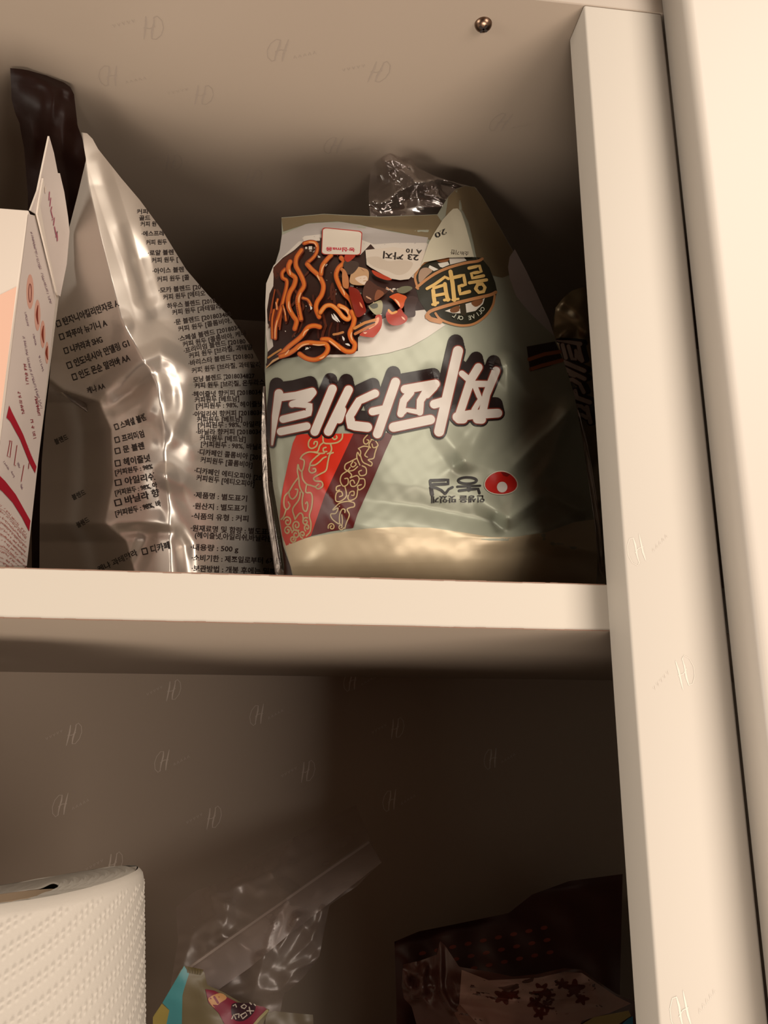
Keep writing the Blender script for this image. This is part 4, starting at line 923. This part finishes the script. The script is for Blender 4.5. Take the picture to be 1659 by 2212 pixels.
zb = empty('zip_bag', AT(600, 2400, .14), 'hazy clear plastic zip bag with a slanting closure strip leaning beside the paper towel roll', 'plastic bag')
zb.location.z = ZB
zbase = rbf([(385, 1950, .150), (560, 1850, .170), (768, 1738, .200), (825, 1860, .150), (400, 2110, .120), (640, 1960, .125), (700, 1990, .130), (690, 2080, .125), (600, 2160, .118), (360, 2300, .122), (700, 2300, .128), (360, 2900, .125), (700, 2900, .13)])
r6 = random.Random(4)
ZF = [([(r6.uniform(400, 700), r6.uniform(1850, 2180), .001), (r6.uniform(400, 760), r6.uniform(1830, 2180), .005), (r6.uniform(420, 760), r6.uniform(1830, 2180), .001)], r6.uniform(18, 40)) for _ in range(12)]
ZF += [([(560, 1920, .002), (640, 1810, .006), (680, 1795, .002)], 26), ([(700, 1960, .003), (672, 2030, .008), (610, 2090, .004), (560, 2120, .002)], 26), ([(690, 1965, .002), (640, 1985, .006), (600, 2060, .003), (560, 2070, .003)], 22),
       ([(395, 1915, .002), (440, 1912, .005), (490, 1935, .002)], 26), ([(395, 2080, .003), (420, 2010, .004), (500, 1950, .002)], 30), ([(600, 2110, .001), (670, 2080, .006), (700, 2050, .002)], 20)]
def zip_g(px, py):
    Y = zbase(px, py) + .068
    for pts, w in ZF: Y = Y - crease(px, py, pts, w, 1.5)
    return Y - ripple(px, py, 71, 50, .0008)
M_HAZE = clear_film('hazy_film', (0.90, 0.86, 0.84, 1), 0.10, 0.42, 0.09, (0.36, 0.29, 0.26, 1))
b = MB(); F = Film(zip_g, b)
grid = coons([(380, 1960), (420, 1925), (480, 1905), (560, 1850), (680, 1785), (768, 1738)], [(x, shelf_py(zip_g, x, ZB + .001)) for x in (350, 450, 520, 600)], [(380, 1960), (385, 2030), (370, 2120), (352, 2250), (350, shelf_py(zip_g, 350, ZB + .001))],
             [(768, 1738), (800, 1812), (825, 1862), (770, 1915), (712, 1955), (702, 2000), (690, 2066), (655, 2112), (612, 2150), (600, 2220), (600, shelf_py(zip_g, 600, ZB + .001))], 110, 190)
F.sheet(grid, M_HAZE, minz=ZB + .0006)
b.build('bag_film', zb)
b = MB(); gs = lambda px, py: zip_g(px, py) - .004
F = Film(lambda px, py: np.minimum(zbase(px, py) + .061, zip_g(px, py) - .001), b)
grid = coons([(400, 2092), (500, 2020), (600, 1950), (700, 1880), (795, 1814)], [(455, 2150), (540, 2090), (620, 2022), (720, 1945), (824, 1863)], [(400, 2092), (455, 2150)], [(795, 1814), (824, 1863)], 90, 14)
F.sheet(grid, clear_film('zip_band', (0.84, 0.78, 0.76, 1), 0.12, 0.4, 0.18, (0.36, 0.29, 0.26, 1)))
k = F.lay()
F.stroke([(403, 2095), (500, 2026), (600, 1956), (700, 1886), (796, 1820)], 5, clear_film('zip_rib', (0.7, 0.64, 0.6, 1), 0.2, 0.3, 0.4, (0.45, 0.38, 0.34, 1)), off=.0008)
b.build('closure_strip', zb)

# ------------------------------------------------------------------ bags at the lower right
ZR = lambda L: [(780 + x / 1.887, 1850 + y / 1.887) for x, y in L]
dk = rbf([(855, 2030, .150), (990, 1995, .155), (1150, 1930, .165), (1350, 1890, .175), (860, 2200, .140), (1100, 2150, .138), (1350, 2100, .150), (860, 3000, .14), (1100, 3000, .135), (1350, 3000, .145)])
def dk_g(px, py):
    Y = dk(px, py) + .085 - ripple(px, py, 81, 90, .0012)
    return Y - crease(px, py, [(850, 2030, .002), (950, 2000, .004), (1100, 1975, .002)], 14, 1.5) - crease(px, py, [(1100, 1935, .001), (1230, 1905, .004), (1345, 1890, .002)], 14, 1.5)
o = empty('food_bag', AT(1100, 2600, .15), 'dark maroon food bag with faint rows of dots at the lower right back', 'food bag')
o.location.z = ZB
b = MB(); F = Film(dk_g, b)
grid = coons([(852, 2034), (905, 2012), (990, 1995), (1100, 1972), (1150, 1932), (1230, 1903), (1345, 1888)], [(x, shelf_py(dk_g, x, ZB + .001)) for x in (862, 1000, 1150, 1330)], [(852, 2034), (856, 2150), (862, shelf_py(dk_g, 862, ZB + .001))], [(1345, 1888), (1340, 2100), (1330, shelf_py(dk_g, 1330, ZB + .001))], 80, 110)
F.sheet(grid, mat('maroon_film', (0.05, 0.014, 0.010, 1), .35, spec=.6), thick=lambda x, y, Y: np.minimum(Y + .03, .288), minz=ZB + .0006)
DOT = ink(130, 64, 50, k=1.0)
for row in range(3):
    for i in range(9):
        x, y = ZR([(250 + i * 62 + row * 12, 395 - i * 13 + row * 50)])[0]
        F.poly([(x + 8 * math.cos(a), y + 4.5 * math.sin(a) - 1.2 * math.cos(a)) for a in [j * .7854 for j in range(8)]], DOT, 0, off=.0004)
b.build('film_bag', o)
fb = rbf([(870, 2080, .122), (950, 2060, .110), (1000, 2090, .100), (1200, 2095, .098), (1350, 2150, .115), (870, 2180, .120), (1000, 2200, .085), (1200, 2200, .082), (1350, 2230, .105), (880, 3000, .1), (1100, 3000, .08), (1350, 3000, .1)])
r7 = random.Random(12)
FFC = [([(950, 2030, .002), (952, 2140, .005), (975, 2180, .005), (1040, 2205, .004)], 12), ([(1010, 2118, .002), (1090, 2120, .004), (1150, 2128, .004), (1210, 2098, .006), (1250, 2096, .004), (1290, 2120, .002)], 16)]
FFC += [([(r7.uniform(865, 945), r7.uniform(2075, 2190), .001), (r7.uniform(865, 945), r7.uniform(2075, 2190), .004), (r7.uniform(865, 945), r7.uniform(2075, 2190), .001)], r7.uniform(9, 16)) for _ in range(9)]
FFC += [([(r7.uniform(980, 1300), r7.uniform(2120, 2210), .0), (r7.uniform(980, 1300), r7.uniform(2120, 2210), .007), (r7.uniform(980, 1300), r7.uniform(2120, 2210), 0)], 20) for _ in range(12)]
def fb_g(px, py):
    Y = fb(px, py) + .085
    for pts, w in FFC: Y = Y - crease(px, py, pts, w, 1.2)
    return Y - ripple(px, py, 91, 60, .0008)
o = empty('snack_bag', AT(1100, 2600, .12), 'glossy crumpled snack bag with whitish panel and dark red flower print at the bottom right', 'snack bag')
o.location.z = ZB
b = MB(); F = Film(fb_g, b)
grid = coons(ZR([(172, 440), (240, 425), (310, 400), (322, 345), (340, 360), (400, 450), (520, 470), (620, 490), (720, 480), (830, 455), (900, 462), (960, 505), (1040, 560), (1115, 590)]), [(x, shelf_py(fb_g, x, ZB + .001)) for x in (885, 1000, 1150, 1340)],
             ZR([(172, 440), (165, 520), (175, 580), (205, 610), (230, 700)]) + [(885, shelf_py(fb_g, 885, ZB + .001))], ZR([(1115, 590), (1120, 680)]) + [(1340, shelf_py(fb_g, 1340, ZB + .001))], 130, 130)
F.sheet(grid, mat('dull_red_film', (0.11, 0.045, 0.036, 1), .22, spec=.8), thick=lambda x, y, Y: Y + .025, minz=ZB + .0006)
F.k = 18
WP = ink(190, 158, 148, k=.9)
F.poly(ZR([(410, 462), (520, 505), (620, 500), (720, 495), (830, 470), (900, 475), (960, 515), (1040, 570), (1100, 600), (1010, 640), (900, 670), (860, 760), (520, 760), (480, 690), (400, 600)]), WP, 0)
F.poly(ZR([(400, 600), (480, 690), (520, 800), (470, 800), (380, 640)]), ink(150, 112, 100, k=.9), 0)
RF = ink(112, 44, 36, k=.7)
for cx, cy, r in ((735, 545, 36), (710, 600, 34), (760, 610, 30), (770, 570, 26), (730, 640, 30), (580, 570, 40), (620, 560, 26), (870, 540, 44), (900, 580, 30), (820, 520, 26)):
    F.poly(ZR([(cx + r * .8 * (1 + .34 * math.sin(5 * a + cx)) * math.cos(a), cy + r * .72 * (1 + .34 * math.sin(5 * a + cx)) * math.sin(a)) for a in [j * .2094 for j in range(30)]]), RF, 0, off=.0009)
F.poly(ZR([(890, 690), (950, 655), (1030, 640), (1090, 628), (1100, 650), (1040, 690), (900, 720)]), ink(190, 172, 108, k=1), 0, off=.0010)
F.poly(ZR([(1056, 690), (1090, 660), (1108, 652), (1110, 760), (1050, 760)]), ink(70, 150, 190, k=1), 0, off=.0010)
b.build('film_bag', o)
